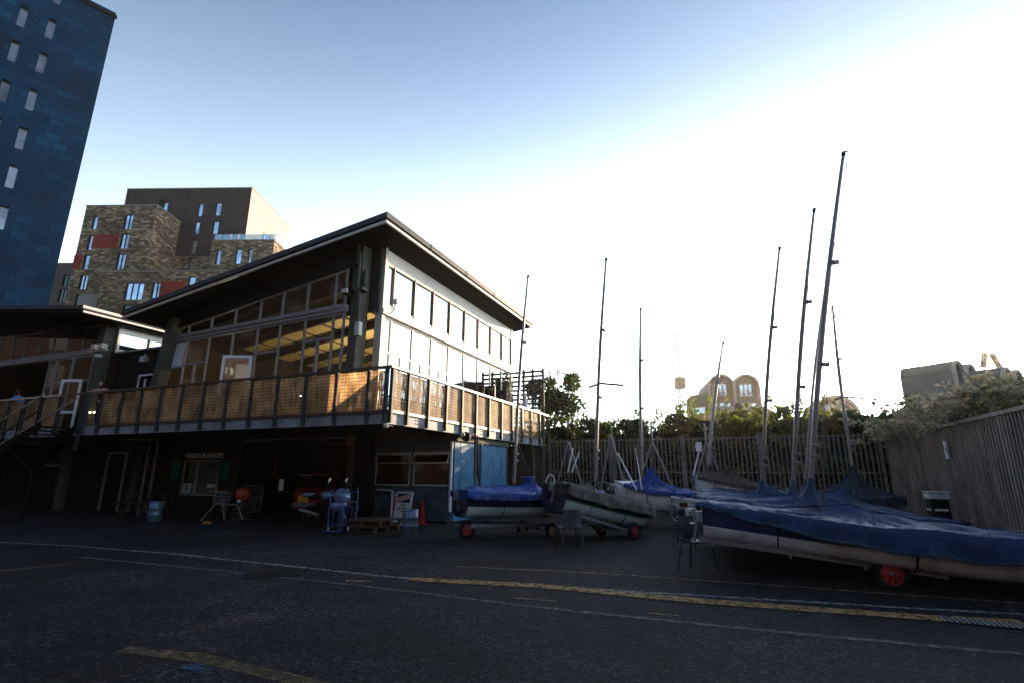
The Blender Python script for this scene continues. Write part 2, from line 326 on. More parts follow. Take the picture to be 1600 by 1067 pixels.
M['inner'] = mat('interior_wall', (.035, .022, .013), .8, var=.3, scale=1.2)
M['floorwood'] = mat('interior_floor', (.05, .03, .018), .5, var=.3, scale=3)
M['gold'] = mat('golden_lit_ceiling_boards', (.62, .47, .20), .6, var=.45, scale=14, stretch=(6, .15, 1))
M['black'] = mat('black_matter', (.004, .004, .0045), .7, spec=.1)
M['crane'] = mat('dark_crane_steel', (.10, .08, .06), .7)
M['steel'] = mat('galvanised_steel', (.20, .205, .215), .5, metal=.6, var=.2, scale=9)
M['alloy'] = mat('mast_alloy', (.22, .21, .21), .42, metal=.4, var=.12, scale=4)
M['fence'] = mat('weathered_fence_steel', (.19, .18, .17), .6, metal=.3, var=.35, scale=5, dirt=(.05, .035, .025))
M['corr'] = mat('corrugated_rusty_sheet', (.24, .205, .18), .7, metal=.1, var=.6, scale=9, stretch=(1, 1, .06), dirt=(.14, .085, .06), dscale=1.2)
M['navy'] = mat('navy_gelcoat', (.006, .010, .035), .3, var=.15, coat=.3)
M['bluegel'] = mat('blue_gelcoat', (.010, .035, .13), .35, var=.15, coat=.3)
M['gelwhite'] = mat('white_gelcoat', (.78, .78, .77), .4, var=.12, scale=3, dirt=(.5, .49, .47), dscale=2.5)
M['gelgreen'] = mat('pale_green_gelcoat', (.48, .58, .58), .4, var=.15, scale=3, dirt=(.32, .4, .4))
M['greenline'] = mat('green_line', (.02, .14, .09), .4)
M['coverblue'] = mat('blue_tarpaulin', (.007, .040, .10), .6, var=.35, scale=3, bump=.6, bscale=7, spec=.3, dirt=(.015, .06, .12), dscale=2)
M['coverbright'] = mat('bright_blue_tarpaulin', (.008, .048, .24), .5, var=.35, scale=3, bump=.5, bscale=7, spec=.3)
M['covernavy'] = mat('dark_slate_cover', (.022, .034, .05), .65, var=.3, scale=3, bump=.25, bscale=9)
M['covergrey'] = mat('weathered_grey_cover', (.13, .115, .10), .85, var=.4, scale=4, bump=.3, bscale=12, dirt=(.08, .07, .06), dscale=3)
M['coverbrown'] = mat('brown_cover', (.07, .055, .042), .85, var=.35, scale=4, bump=.3, bscale=12)
M['rope'] = mat('rope', (.3, .28, .24), .8)
M['seam'] = mat('faded_seam_tape', (.03, .06, .10), .7)
M['rope2'] = mat('dull_cord', (.12, .12, .13), .8)
M['strap'] = mat('black_strap', (.012, .012, .012), .7)
M['rubber'] = mat('tyre_rubber', (.014, .014, .014), .8)
M['redrim'] = mat('red_plastic_rim', (.34, .02, .025), .4)
M['chair'] = mat('grey_plastic_shell', (.085, .09, .10), .4, var=.2)
M['leg'] = mat('black_tube', (.015, .012, .012), .4)
M['teal'] = brick('blue_tower_tiles', [(.0003, .019, .048), (.0006, .030, .070), (.0004, .023, .056), (.001, .040, .088)], (.0003, .014, .03), bw=1.1, bh=.75, mort=.03, big=(.6, 1.35), rough=.6, bigscale=.12, bump=.1, spec=.08)
M['tanbrick'] = brick('mottled_tan_brick', [(.04, .026, .018), (.10, .066, .04), (.17, .115, .07), (.30, .225, .14)], (.11, .08, .055), bw=.8, bh=.34, mort=.04, big=(.9, 1.7), bigscale=.18)
M['litflank'] = brick('sunlit_flank_brick', [(.42, .34, .24), (.55, .46, .34), (.48, .39, .28)], (.40, .33, .25), bw=.6, bh=.2, mort=.02, big=(.85, 1.1), bigscale=.2)  # the dark volume's brick paled, sunlight on its flank put into the colour
M['darkbrick'] = brick('dark_brown_brick', [(.022, .016, .017), (.04, .026, .026), (.055, .036, .034)], (.02, .015, .016), bw=.6, bh=.2, mort=.02, big=(.7, 1.2), bigscale=.2)
M['redpanel'] = mat('red_cladding', (.22, .018, .010), .6, var=.25, scale=.7)
M['greypanel'] = mat('grey_panel', (.24, .22, .20), .6, var=.1)
M['greybrick'] = mat('grey_brown_wall', (.09, .075, .068), .8, var=.2, scale=.5)
M['skyglass'] = mat('window_glazing', (.50, .55, .62), .06, metal=.85, var=.6, scale=.5)
M['slitglass'] = mat('tower_window_glazing', (.20, .22, .25), .1, metal=.7, var=.6, scale=.4)
M['greenglass'] = mat('green_window_glazing', (.10, .14, .12), .08, metal=.6, var=.3, scale=.4)
M['greyframe'] = mat('dull_window', (.10, .10, .11), .5)
M['copper'] = mat('pale_concrete_arches', (.15, .135, .12), .8, var=.2, scale=.4)
M['flatdark'] = mat('dark_flats_glazing', (.10, .10, .10), .5, var=.4, scale=.5)
M['bark'] = mat('bark', (.05, .035, .025), .9, var=.3)
M['leaf'] = leafmat('dark_green_leaves', (.022, .045, .010), (.09, .12, .020), .55)
M['leafy'] = leafmat('yellow_green_leaves', (.05, .08, .010), (.18, .20, .025), .65)
M['spiky'] = leafmat('dry_pale_fronds', (.42, .33, .23), (.14, .16, .06), .6)
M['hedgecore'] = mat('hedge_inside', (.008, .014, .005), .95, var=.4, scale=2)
M['redpaint'] = mat('red_vehicle_paint', (.20, .005, .005), .45, var=.15)
M['blueframe'] = mat('blue_tube_paint', (.006, .04, .18), .35)
M['silver'] = mat('silver_blue_fairing', (.16, .24, .34), .3, metal=.3, var=.15, coat=.5)
M['yellow'] = mat('yellow_plate', (.75, .45, .06), .4)
M['signred'] = mat('red_sign_board', (.30, .012, .015), .5)
M['signwhite'] = mat('white_sign_board', (.5, .5, .5), .5, var=.1)
M['blackink'] = mat('black_lettering', (.01, .01, .01), .6)
M['redink'] = mat('red_lettering', (.5, .03, .02), .6)
M['whiteink'] = mat('white_lettering', (.95, .95, .93), .6)
M['greeny'] = mat('green_notice_board', (.005, .12, .10), .5, var=.15)
M['paper'] = mat('paper_notice', (.45, .55, .55), .6)
M['orange'] = mat('orange_buoy', (.30, .03, .008), .45, var=.25, scale=9)
M['keg'] = mat('blue_grey_keg_metal', (.10, .15, .23), .38, metal=.5, var=.2, scale=7)
M['pallet'] = mat('pallet_wood', (.07, .042, .025), .85, var=.4, scale=7)
M['ochre'] = mat('ochre_box', (.30, .14, .02), .6)
M['cone'] = mat('red_cone_plastic', (.20, .008, .006), .5)
M['lightbox'] = mat('pale_grey_casing', (.5, .5, .46), .5)
M['skin'] = mat('skin', (.42, .24, .18), .55, var=.08)
M['hair'] = mat('brown_hair', (.035, .018, .01), .6)
M['maroon'] = mat('dark_red_top', (.14, .01, .012), .7)
M['shirt'] = mat('blue_shirt', (.10, .25, .62), .7)
M['jeans'] = mat('dark_trousers', (.02, .022, .03), .8)
M['bulb'] = emit('lit_bulb', (1, .72, .35), 14)
M['tube'] = emit('lit_tube', (1, .62, .3), 2.2)

def text(name, s, size, origin, xdir, ydir, matl, parent=None, depth=.006, bold=0, label=None):
    c = bpy.data.curves.new(name, 'FONT'); c.body = s; c.size = size; c.extrude = depth/2; c.offset = bold; c.align_x = 'LEFT'
    c.resolution_u = 2; o = bpy.data.objects.new(name+'_tmp', c); COL.objects.link(o)
    dg = bpy.context.evaluated_depsgraph_get(); me = bpy.data.meshes.new_from_object(o.evaluated_get(dg)); bpy.data.objects.remove(o)
    x = Vector(xdir).normalized(); y = Vector(ydir).normalized(); z = x.cross(y); mb = MB()
    mb.add([Vector(origin)+x*v.co.x+y*v.co.y+z*v.co.z for v in me.vertices], [tuple(p.vertices) for p in me.polygons]); bpy.data.meshes.remove(me)
    return build(name, mb, matl, parent)

# ================================================================== GROUND
g = MB(); n_ = 60
g.quad((-900, -60, 0), (900, -60, 0), (900, 1500, 0), (-900, 1500, 0)); build('ground', g, M['asphalt'], kind='structure')
def strip(name, pts, w, z, mt):      # painted line through ground pixels of the yard, real width in metres
    P = [grd(*p) for p in pts]; mb = MB(); Q = []
    for i in range(len(P)-1):
        k = max(1, int((P[i+1]-P[i]).length/.5))
        for j in range(k): Q.append(P[i].lerp(P[i+1], j/k))
    Q.append(P[-1]); lr = []
    for i, q in enumerate(Q):
        t = (Q[min(i+1, len(Q)-1)]-Q[max(i-1, 0)]).normalized(); nn = Vector((-t.y, t.x, 0)); ww = w*(.5+.07*noise.noise(q*1.3))
        q = q + nn*.03*noise.noise(q*.7+Vector((9, 0, 0)))
        lr.append((q+nn*ww+ZD*z, q-nn*ww+ZD*z))
    for i in range(len(lr)-1): mb.quad(lr[i][1], lr[i+1][1], lr[i+1][0], lr[i][0])
    return build(name, mb, mt, kind='structure')
strip('road_marking', [(0, 847), (120, 853), (290, 867), (450, 884), (620, 902), (800, 913), (1180, 935), (1600, 960)], .09, .004, M['white_line'])
strip('road_marking', [(120, 870), (300, 888), (560, 915), (830, 948), (1250, 991), (1600, 1024)], .10, .008, M['white_line2'])
strip('road_marking', [(640, 905), (830, 915), (1100, 940), (1460, 966), (1600, 974)], .26, .012, M['yellow_line'])
strip('road_marking', [(712, 885), (900, 893), (1150, 910), (1400, 928), (1600, 943)], .055, .004, M['yellow_line'])
strip('road_marking', [(190, 1014), (300, 1027), (400, 1048), (500, 1072), (560, 1090)], .17, .004, M['yellow_faint'])
strip('road_marking', [(800, 935), (870, 941)], .03, .014, M['yellow_line'])
strip('road_marking', [(540, 907), (580, 908)], .08, .004, M['yellow_line'])
strip('road_marking', [(1010, 957), (1060, 961)], .03, .004, M['yellow_line'])
strip('road_marking', [(292, 1040), (322, 1050)], .13, .008, M['blue_paint'])
# drain gratings and an inspection cover
t = thing('drain_grating', 'black slotted drain grating at the right end of the yellow line', 'drain', grd(1545, 976))
a, b = grd(1470, 968), grd(1620, 982); dv = (b-a).normalized(); nv = Vector((-dv.y, dv.x, 0)); mb = MB(); Ln = (b-a).length
mb.box(a-nv*.13+ZD*.0005, dv*Ln, nv*.26, ZD*.012); build('frame', mb, M['black'], t)
mb = MB(); k = 0
while k*.05 < Ln-.03: mb.box(a-nv*.11+dv*(k*.05+.01)+ZD*.0125, dv*.022, nv*.22, ZD*.006); k += 1
build('bars', mb, M['steel'], t)
mb = MB(); c = grd(428, 897); mb.cbox(c+ZD*.006, .75, .5, .011, R(20)); o = build('inspection_cover', mb, mat('rusty_cover', (.012, .009, .007), .7, var=.5, scale=12), label='rusty inspection cover sunk in the dark yard beside the white line', cat='manhole')

# ================================================================== CLUBHOUSE
CL = thing('clubhouse', 'two storey timber and glass clubhouse with tilted roof, reed screened balcony and sunlit end wall', 'building', FB(3, 5, 0))
# deck slab with fascia
mb = MB(); mb.bb(.06, 3.0, .06, 12.9, 2.76, 2.94); mb.bb(3.0, 12.0, .06, 1.5, 2.76, 2.94); DK = build('balcony_floor', mb, M['darkwood'], CL)
mb = MB(); mb.bb(0, .058, -.0, 12.9, 2.70, 3.0); mb.bb(.06, 11.75, 0, .058, 2.70, 3.0); build('fascia', mb, M['deckgrey'], DK)
for (u, w) in ((.02, 1.35), (.02, 5.4), (.02, 9.3)):     # bolt plates
    mb = MB()
    for i in (0, 1):
        for j in (0, 1): mb.lathe([(.0, -.03), (.018, -.03), (.018, 0)], FB(u, w+i*.09, 2.80+j*.09), -UD, 8)
    build('bolts', mb, M['black'], DK)
for (u, w) in ((1.25, .02), (5.3, .02)):
    mb = MB()
    for i in (0, 1):
        for j in (0, 1): mb.lathe([(.0, .03), (.018, .03), (.018, -.01)], FB(u+i*.1, w, 2.80+j*.09), -WD, 8)
    build('bolts', mb, M['black'], DK)
LP = [.06, .62, 1.66, 2.70, 3.72, 4.70, 5.68, 6.66, 7.62, 8.58, 9.53, 10.5, 11.55]
RP = [.76, 1.78, 2.80, 3.80, 4.82, 5.85, 6.95, 7.98, 9.05, 10.1, 11.2]
for w in LP:
    mb = MB(); mb.bb(-.10, -.002, w-.035, w+.035, 2.72, 4.10); build('post', mb, M['postblue'], DK)
for u in RP+[.02]:
    mb = MB(); mb.bb(u-.035, u+.035, -.10, -.002, 2.72, 4.10); build('post', mb, M['postblue'], DK)
mb = MB(); mb.bb(-.12, .02, -.12, 11.75, 4.10, 4.16); mb.bb(.022, 12.4, -.12, .02, 4.10, 4.16); build('handrail', mb, M['rail'], DK)
mb = MB(); mb.bb(-.06, -.02, -.06, 11.6, 2.98, 3.05); mb.bb(-.02, 11.5, -.06, -.02, 2.98, 3.05); build('bottom_rail', mb, M['rail'], DK)
def reed(p0, p1, h0=3.05, h1=4.06, par=None):
    d = (p1-p0); n = 10; mb = MB(); nn = Vector((-d.y, d.x, 0)).normalized()
    P = []
    for i in range(n+1):
        q = p0+d*(i/n)+nn*.012*noise.noise((p0+d*(i/n))*3); P.append((q+ZD*h0, q+ZD*(h1+.012*noise.noise(q*9))))
    for i in range(n): mb.quad(P[i][0], P[i+1][0], P[i+1][1], P[i][1])
    return build('reed_panel', mb, M['reed'] if random.random() < .6 else M['reed2'], par)
for a, b in zip(LP[:-1], LP[1:]): reed(FB(-.035, a+.04), FB(-.035, b-.04), par=DK)
for a, b in zip([.02]+RP[:-1], RP): reed(FB(a+.04, -.035), FB(b-.04, -.035), par=DK)

# --- right (end) wall, plane w=1.55
UM = [1.62, 1.99, 3.18, 4.38, 5.60, 6.82, 8.06, 9.30, 10.55, 11.68]
w0 = 1.55
mb = MB(); mb.bb(1.5, 11.75, w0, w0+.12, 7.84, 8.40); mb.bb(1.5, 11.75, w0-.003, w0+.12, 6.30, 6.47)
mb.bb(1.62, 11.68, w0+.06, w0+.11, 2.95, 3.35)
EW = build('end_wall', mb, M['white'], CL)
mb = MB(); mb.bb(1.42, 11.80, w0-.13, w0-.003, 6.14, 6.30); build('projecting_band', mb, M['trim'], EW)
mb = MB(); mb.bb(1.46, 1.58, w0-.06, w0+.2, 2.94, 8.42); build('corner_trim', mb, M['trim'], EW)
mb = MB(); mb.bb(11.70, 11.80, w0-.04, w0+.2, 2.94, 8.42); build('corner_trim', mb, M['trim'], EW)
for a, b in zip(UM[:-1], UM[1:]):
    f = MB(); f.bb(a, a+.07, w0-.02, w0+.06, 6.47, 7.84); f.bb(b-.012, b+.012, w0-.04, w0+.0, 6.47, 7.84, 1); f.bb(a+.07, b-.012, w0-.02, w0+.06, 7.78, 7.84); f.bb(a+.07, b-.012, w0-.02, w0+.06, 6.471, 6.53)
    f.bb(a+.07, b-.012, w0-.025, w0-.02, 7.76, 7.785, 1)
    fo = build('window', f, [M['white'], M['darkframe']], CL)
    g_ = MB(); g_.bb(a+.07, b-.012, w0+.02, w0+.03, 6.53, 7.78); build('pane', g_, M['glassblue'], fo)
for i, (a, b) in enumerate(zip(UM[:-1], UM[1:])):
    door = i in (5, 6)
    f = MB(); f.bb(a, a+.07, w0-.01, w0+.06, 3.35 if not door else 2.95, 6.135); f.bb(a+.07, b, w0-.01, w0+.06, 6.06, 6.135)
    if not door:
        f.bb(a+.07, b, w0-.01, w0+.06, 3.35, 3.42)
        if i in (0, 1, 2, 3, 7): f.bb(a+.07, b, w0-.01, w0+.06, 5.02, 5.09)
        if i in (1, 2, 3): f.bb((a+b)/2, (a+b)/2+.06, w0-.01, w0+.06, 3.42, 5.02)
    else: f.bb(a+.07, b, w0-.01, w0+.06, 5.0, 5.08)
    fo = build('window', f, M['white'], CL)
    g_ = MB(); g_.bb(a+.07, b, w0+.02, w0+.03, 3.42 if not door else 5.08, 6.06); build('pane', g_, M['glassblue'], fo)
# open door leaves onto the side balcony
for (u, ang) in ((7.0, 70), (8.1, 85), (9.25, 75)):
    dx = UD*math.cos(R(ang)) - WD*math.sin(R(ang)); nx = Vector((-dx.y, dx.x, 0)); p = FB(u, w0-.03, 2.97); wd = .75
    f = MB(); f.box(p, dx*.09, nx*.045, ZD*2.0); f.box(p+dx*(wd-.09), dx*.09, nx*.045, ZD*2.0); f.box(p+dx*.09, dx*(wd-.18), nx*.045, ZD*.12); f.box(p+dx*.09+ZD*1.9, dx*(wd-.18), nx*.045, ZD*.10)
    fo = build('open_door', f, M['postblue'], CL); g_ = MB(); g_.box(p+dx*.09+nx*.02+ZD*.12, dx*(wd-.18), nx*.008, ZD*1.78); build('pane', g_, M['glassdark'], fo)

# --- left (long) glazed wall, plane turned 4.4 degrees
GA = FB(.85, 2.3); GB = FB(1.5, 10.75); GD = (GB-GA).normalized(); GN = Vector((GD.y, -GD.x, 0))
if GN.dot(UD) > 0: GN = -GN          # outward
def GP(s, z, d=0): return GA + GD*s + GN*d + ZD*z
def gb(mb, s0, s1, z0, z1, d0=-.04, d1=.03, mi=0): return mb.box(GP(s0, z0, d0), GD*(s1-s0), GN*(d1-d0), ZD*(z1-z0), mi)
GS = [.08, .50, 1.68, 2.80, 3.86, 5.10, 6.38, 7.66, 8.62]
def gtop(s): return 7.5-.107*(s-.12)
mb = MB(); gb(mb, 0, 8.75, 6.12, 6.21, -.05, .07); gb(mb, 0, 8.75, 6.23, 6.34, -.05, .11); LW = build('long_wall_band', mb, M['frame'], CL)
for a, b in zip(GS[:-1], GS[1:]):
    f = MB(); gb(f, a, a+.06, 6.34, gtop(a)); f.add([GP(a+.06, gtop(a)-.06, -.03), GP(b, gtop(b)-.06, -.03), GP(b, gtop(b)-.06, .03), GP(a+.06, gtop(a)-.06, .03), GP(a+.06, gtop(a), -.03), GP(b, gtop(b), -.03), GP(b, gtop(b), .03), GP(a+.06, gtop(a), .03)], [(0, 1, 2, 3), (4, 5, 6, 7), (0, 1, 5, 4), (2, 3, 7, 6)])
    gb(f, a+.06, b, 6.342, 6.39)
    fo = build('window', f, M['frame'], CL); g_ = MB(); g_.add([GP(a+.06, 6.39), GP(b, 6.39), GP(b, gtop(b)-.06), GP(a+.06, gtop(a)-.06)], [(0, 1, 2, 3)]); build('pane', g_, M['glass'], fo)
cfg = [('full',), ('split', 5.36, 2), ('full',), ('split', 5.20, 1), ('door',), ('full',), ('split', 5.18, 2), ('blank', 5.12)]
for (a, b), c in zip(zip(GS[:-1], GS[1:]), cfg):
    f = MB(); gb(f, a, a+.05, 2.95, 6.118); gb(f, a+.05, b, 6.06, 6.118)
    lo = 3.3
    if c[0] in ('split', 'blank', 'door'):
        zt = c[1] if len(c) > 1 else 5.12; gb(f, a+.05, b, zt, zt+.07)
    if c[0] == 'split' and c[2] == 2: gb(f, (a+b)/2-.03, (a+b)/2+.04, 2.95, c[1], -.04, .04)
    gb(f, a+.05, b, 2.951, 3.0)
    fo = build('window', f, M['frame'], CL)
    g_ = MB()
    if c[0] == 'blank': p_ = MB(); gb(p_, a+.055, b-.01, 5.19, 6.05, -.02, .01); build('blank_panel', p_, M['whiteframe'], fo); g_.quad(GP(a, 3.), GP(b, 3.), GP(b, 5.12), GP(a, 5.12))
    elif c[0] == 'door': g_.quad(GP(a, 5.19), GP(b, 5.19), GP(b, 6.06), GP(a, 6.06))
    else: g_.quad(GP(a, 3.), GP(b, 3.), GP(b, 6.06), GP(a, 6.06))
    build('pane', g_, M['glass'], fo)
# white sash door standing open on the balcony
p = GP(3.92, 2.97, .05); dx = (GD*.93+GN*.55).normalized(); nx = Vector((-dx.y, dx.x, 0)); wd = .92
f = MB(); f.box(p, dx*.08, nx*.05, ZD*2.2); f.box(p+dx*(wd-.08), dx*.08, nx*.05, ZD*2.2); f.box(p+dx*.08, dx*(wd-.16), nx*.05, ZD*.14); f.box(p+dx*.08+ZD*2.11, dx*(wd-.16), nx*.05, ZD*.09)
fo = build('open_door', f, M['whitepipe'], CL); g_ = MB(); g_.box(p+dx*.08+nx*.02+ZD*.14, dx*(wd-.16), nx*.008, ZD*1.97); build('pane', g_, M['glassblue'], fo)

# beam and soffit above the long wall
mb = MB(); n1 = 8.9
mb.add([GP(-.3, gtop(-.3)+.0, -.05), GP(n1, gtop(n1), -.05), GP(n1, gtop(n1), .10), GP(-.3, gtop(-.3), .10), GP(-.3, gtop(-.3)+.75, -.05), GP(n1, gtop(n1)+.6, -.05), GP(n1, gtop(n1)+.6, .10), GP(-.3, gtop(-.3)+.75, .10)], [(0, 1, 2, 3), (4, 5, 6, 7), (0, 1, 5, 4), (2, 3, 7, 6), (1, 2, 6, 5), (3, 0, 4, 7)])
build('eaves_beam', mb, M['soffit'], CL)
# roof: tilted slab
def RZ(w): return 8.73-.144*(w-.6)
def rslab(mb, u0, u1, w0_, w1_, dt0, dt1, mi=0):
    return mb.hexa([FB(u0, w0_, RZ(w0_)-dt0), FB(u1, w0_, RZ(w0_)-dt0), FB(u1, w1_, RZ(w1_)-dt0), FB(u0, w1_, RZ(w1_)-dt0), FB(u0, w0_, RZ(w0_)-dt1), FB(u1, w0_, RZ(w0_)-dt1), FB(u1, w1_, RZ(w1_)-dt1), FB(u0, w1_, RZ(w1_)-dt1)], mi)
mb = MB(); rslab(mb, .2, 12.28, .6, 11.95, .17, 0); RF = build('roof', mb, M['roofedge'], CL)
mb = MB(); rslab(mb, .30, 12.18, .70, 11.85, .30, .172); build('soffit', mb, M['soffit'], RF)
mb = MB(); rslab(mb, .24, .298, .64, 11.9, .30, .22); rslab(mb, .30, 12.2, .64, .698, .30, .22); build('gutter_trim', mb, M['trim'], RF)
mb = MB()
for u in (2.6, 5.1, 7.6, 10.1): rslab(mb, u, u+.012, .588, .70, .172, -.012)
build('roof_joint', mb, M['black'], RF)
# ceiling boards gold only deep inside, painting the lit part; rafters below
mb = MB()
for i in range(9):
    s0, s1 = 1.6+i*1.12, 1.6+(i+1)*1.12-.16
    rslab(mb, 4.6, 11.6, s0, s1, .42, .44)
build('ceiling', mb, M['gold'], CL)
mb = MB(); rslab(mb, 1.6, 11.7, 1.62, 11.7, .405, .31); build('unlit_ceiling_underlay', mb, M['soffit'], CL)  # left bare and dark near the glazing, as the unlit part of the ceiling
mb = MB()
for u in (2.4, 4.2, 6.0, 7.8, 9.6, 11.2): rslab(mb, u, u+.12, 1.8, 11.6, .78, .45)
build('rafters', mb, M['darkwood'], CL)
# interior: floor, back wall, far wall
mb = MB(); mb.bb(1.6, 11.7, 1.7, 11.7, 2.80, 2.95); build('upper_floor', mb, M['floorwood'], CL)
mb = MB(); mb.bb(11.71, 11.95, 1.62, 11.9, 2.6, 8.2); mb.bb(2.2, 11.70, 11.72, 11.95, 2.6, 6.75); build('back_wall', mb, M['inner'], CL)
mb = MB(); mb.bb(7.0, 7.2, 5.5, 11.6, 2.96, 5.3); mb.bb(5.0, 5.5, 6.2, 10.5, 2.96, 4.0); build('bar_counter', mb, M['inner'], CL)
# concrete columns of the long side
mb = MB(); mb.bb(1.36, 1.42, 1.60, 2.28, 6.2, 8.3); build('corner_panel', mb, M['darkwood'], CL)
mb = MB(); mb.bb(.95, 1.35, 1.95, 2.28, 2.95, 8.25); build('column', mb, M['concrete'], CL)
def rakecol(nm, top, bot, wd, dp, u):
    (w1, z1), (w2, z2) = top, bot
    mb = MB(); mb.hexa([FB(u, w2, z2), FB(u+dp, w2, z2), FB(u+dp, w2+wd, z2), FB(u, w2+wd, z2), FB(u, w1, z1), FB(u+dp, w1, z1), FB(u+dp, w1+wd, z1), FB(u, w1+wd, z1)]); return build(nm, mb, M['concrete'], CL)
rakecol('column', (10.42, 6.95), (11.06, 2.95), .34, .4, 1.15)
rakecol('column', (13.65, 2.69), (13.95, 0.0), .34, .4, 2.95)
mb = MB(); mb.bb(3.1, 3.45, 3.38, 3.72, 0, 2.69); build('column', mb, M['concrete'], CL)
mb = MB(); mb.bb(2.92, 3.09, 3.42, 3.68, 2.40, 2.66); build('ochre_box', mb, M['ochre'], CL)
# services on the right column
mb = MB(); mb.tube([FB(.88, 2.0, 7.95), FB(.88, 2.0, 6.9), FB(.88, 1.9, 6.5), FB(.88, 1.9, 5.9), FB(.88, 1.95, 2.95)], .045, 8); build('downpipe', mb, M['greybeam'], CL)
mb = MB(); mb.bb(.80, .95, 1.78, 1.94, 5.35, 5.75); build('junction_box', mb, M['lightbox'], CL)
mb = MB(); mb.tube([FB(1.0, 1.85, 7.4), FB(1.0, 1.85, 6.7)], .07, 8); mb.bb(.75, 1.0, 1.72, 1.86, 6.72, 6.80); build('bracket', mb, M['darkframe'], CL)
mb = MB(); mb.bb(.66, .94, 2.15, 2.38, 6.62, 6.78); mb.bb(.60, .66, 2.17, 2.36, 6.64, 6.76, 1); build('floodlight', mb, [M['black'], M['lightbox']], CL)
mb = MB(); mb.tube([FB(1.75, w0-.14, 6.2), FB(1.72, w0-.3, 6.35), FB(1.72, w0-.32, 6.5)], .02, 6); mb.lathe([(0, -.05), (.09, -.05), (.09, .05), (0, .05)], FB(1.70, w0-.34, 6.56), (UD*-.3-WD).normalized(), 12); build('wall_lamp', mb, M['lightbox'], CL)
mb = MB(); mb.lathe([(.0, -.04), (.06, -.04), (.08, .02), (.04, .06), (0, .06)], FB(-.03, .02, 2.64), (0, 0, 1), 10); mb.tube([FB(-.03, .02, 2.70), FB(-.03, -.1, 2.64), FB(.05, -.14, 2.62)], .012, 6); build('security_camera', mb, M['lightbox'], CL)

# --- ground floor under the deck, plane u=3
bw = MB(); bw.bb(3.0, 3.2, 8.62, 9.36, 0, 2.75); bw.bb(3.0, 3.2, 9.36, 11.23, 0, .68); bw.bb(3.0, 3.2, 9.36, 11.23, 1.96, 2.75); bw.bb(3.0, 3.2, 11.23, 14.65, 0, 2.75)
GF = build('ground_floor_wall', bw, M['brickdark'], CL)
mb = MB(); mb.bb(2.95, 3.3, 3.74, 8.6, 2.55, 2.75); build('lintel', mb, M['darkwood'], CL)
mb = MB(); mb.bb(2.93, 2.95, 3.72, 8.25, 2.60, 2.64); build('lintel_trim', mb, M['frame'], CL)
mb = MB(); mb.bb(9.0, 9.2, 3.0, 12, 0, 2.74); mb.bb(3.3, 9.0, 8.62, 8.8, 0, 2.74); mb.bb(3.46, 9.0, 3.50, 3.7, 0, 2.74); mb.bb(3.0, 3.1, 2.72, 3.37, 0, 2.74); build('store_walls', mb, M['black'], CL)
f = MB(); f.bb(2.95, 3.03, 9.36, 11.23, .69, .74); f.bb(2.95, 3.03, 9.36, 11.23, 1.90, 1.955); f.bb(2.95, 3.03, 9.36, 9.41, .74, 1.90); f.bb(2.95, 3.03, 11.18, 11.23, .74, 1.90); f.bb(2.95, 3.03, 10.42, 10.54, .74, 1.90)
fo = build('office_window', f, M['frame'], CL); g_ = MB(); g_.bb(2.99, 3.0, 9.41, 11.18, .74, 1.90); build('pane', g_, M['glassdark'], fo)
n_ = MB(); n_.bb(2.945, 2.949, 10.66, 11.10, .78, 1.10); no = build('notice', n_, M['paper'], fo)
n_ = MB()
for k in range(3): n_.bb(2.938, 2.944, 10.76, 11.0, .84+k*.075, .88+k*.075)
build('notice_text', n_, M['blackink'], fo)
n_ = MB(); n_.bb(2.945, 2.949, 9.44, 9.85, .98, 1.09); build('notice', n_, M['paper'], fo)
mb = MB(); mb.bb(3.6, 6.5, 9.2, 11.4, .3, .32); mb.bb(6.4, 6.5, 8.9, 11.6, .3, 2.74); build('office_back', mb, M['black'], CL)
for w in (8.88, 11.47):
    mb = MB(); mb.bb(2.93, 2.998, w, w+.42, 1.28, 1.92); build('notice_board', mb, M['greeny'], CL)
text('sign_lettering', 'HARBOUR MASTER', .235, FB(2.975, 11.27, 2.03), -WD, ZD, M['whiteink'], CL, .006, .005)
# red strip light and cage left of the garage opening
mb = MB(); mb.bb(4.6, 4.7, 8.35, 8.45, 1.3, 2.1); build('red_hanging_strip', mb, M['cone'], CL)
# entrance posts, door, changing room wall
for w in (13.2, 12.72):
    mb = MB(); mb.bb(2.80, 2.86, w-.03, w+.03, 0, 2.7); build('entrance_post', mb, M['frame'], CL)
f = MB(); f.bb(2.94, 3.0, 14.66, 14.74, 0, 2.3); f.bb(2.94, 3.0, 15.80, 15.88, 0, 2.3); f.bb(2.94, 3.0, 14.74, 15.80, 2.22, 2.3); f.bb(3.02, 3.06, 14.74, 15.8, 0, 2.22, 1)
build('entrance_door', f, [M['frame'], M['black']], CL)
mb = MB(); mb.bb(3.0, 3.2, 14.66, 15.88, 2.3, 2.75); mb.bb(3.0, 3.2, 15.88, 17.4, 0, 2.75); build('brick_pier', mb, M['brickdark'], CL)
mb = MB(); mb.bb(2.4, 2.62, 17.55, 17.85, 0, 2.72); build('column', mb, M['concrete'], CL)
mb = MB(); mb.bb(3.0, 3.2, 17.4, 19.2, 0, 1.6); build('brick_base', mb, M['brickdark'], CL)
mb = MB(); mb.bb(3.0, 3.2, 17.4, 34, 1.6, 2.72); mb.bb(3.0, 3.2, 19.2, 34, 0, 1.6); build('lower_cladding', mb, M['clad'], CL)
text('sign_lettering', 'CHANGING ROOMS', .225, FB(2.975, 20.25, 1.72), -WD, ZD, M['frame'], CL, .006, .004)
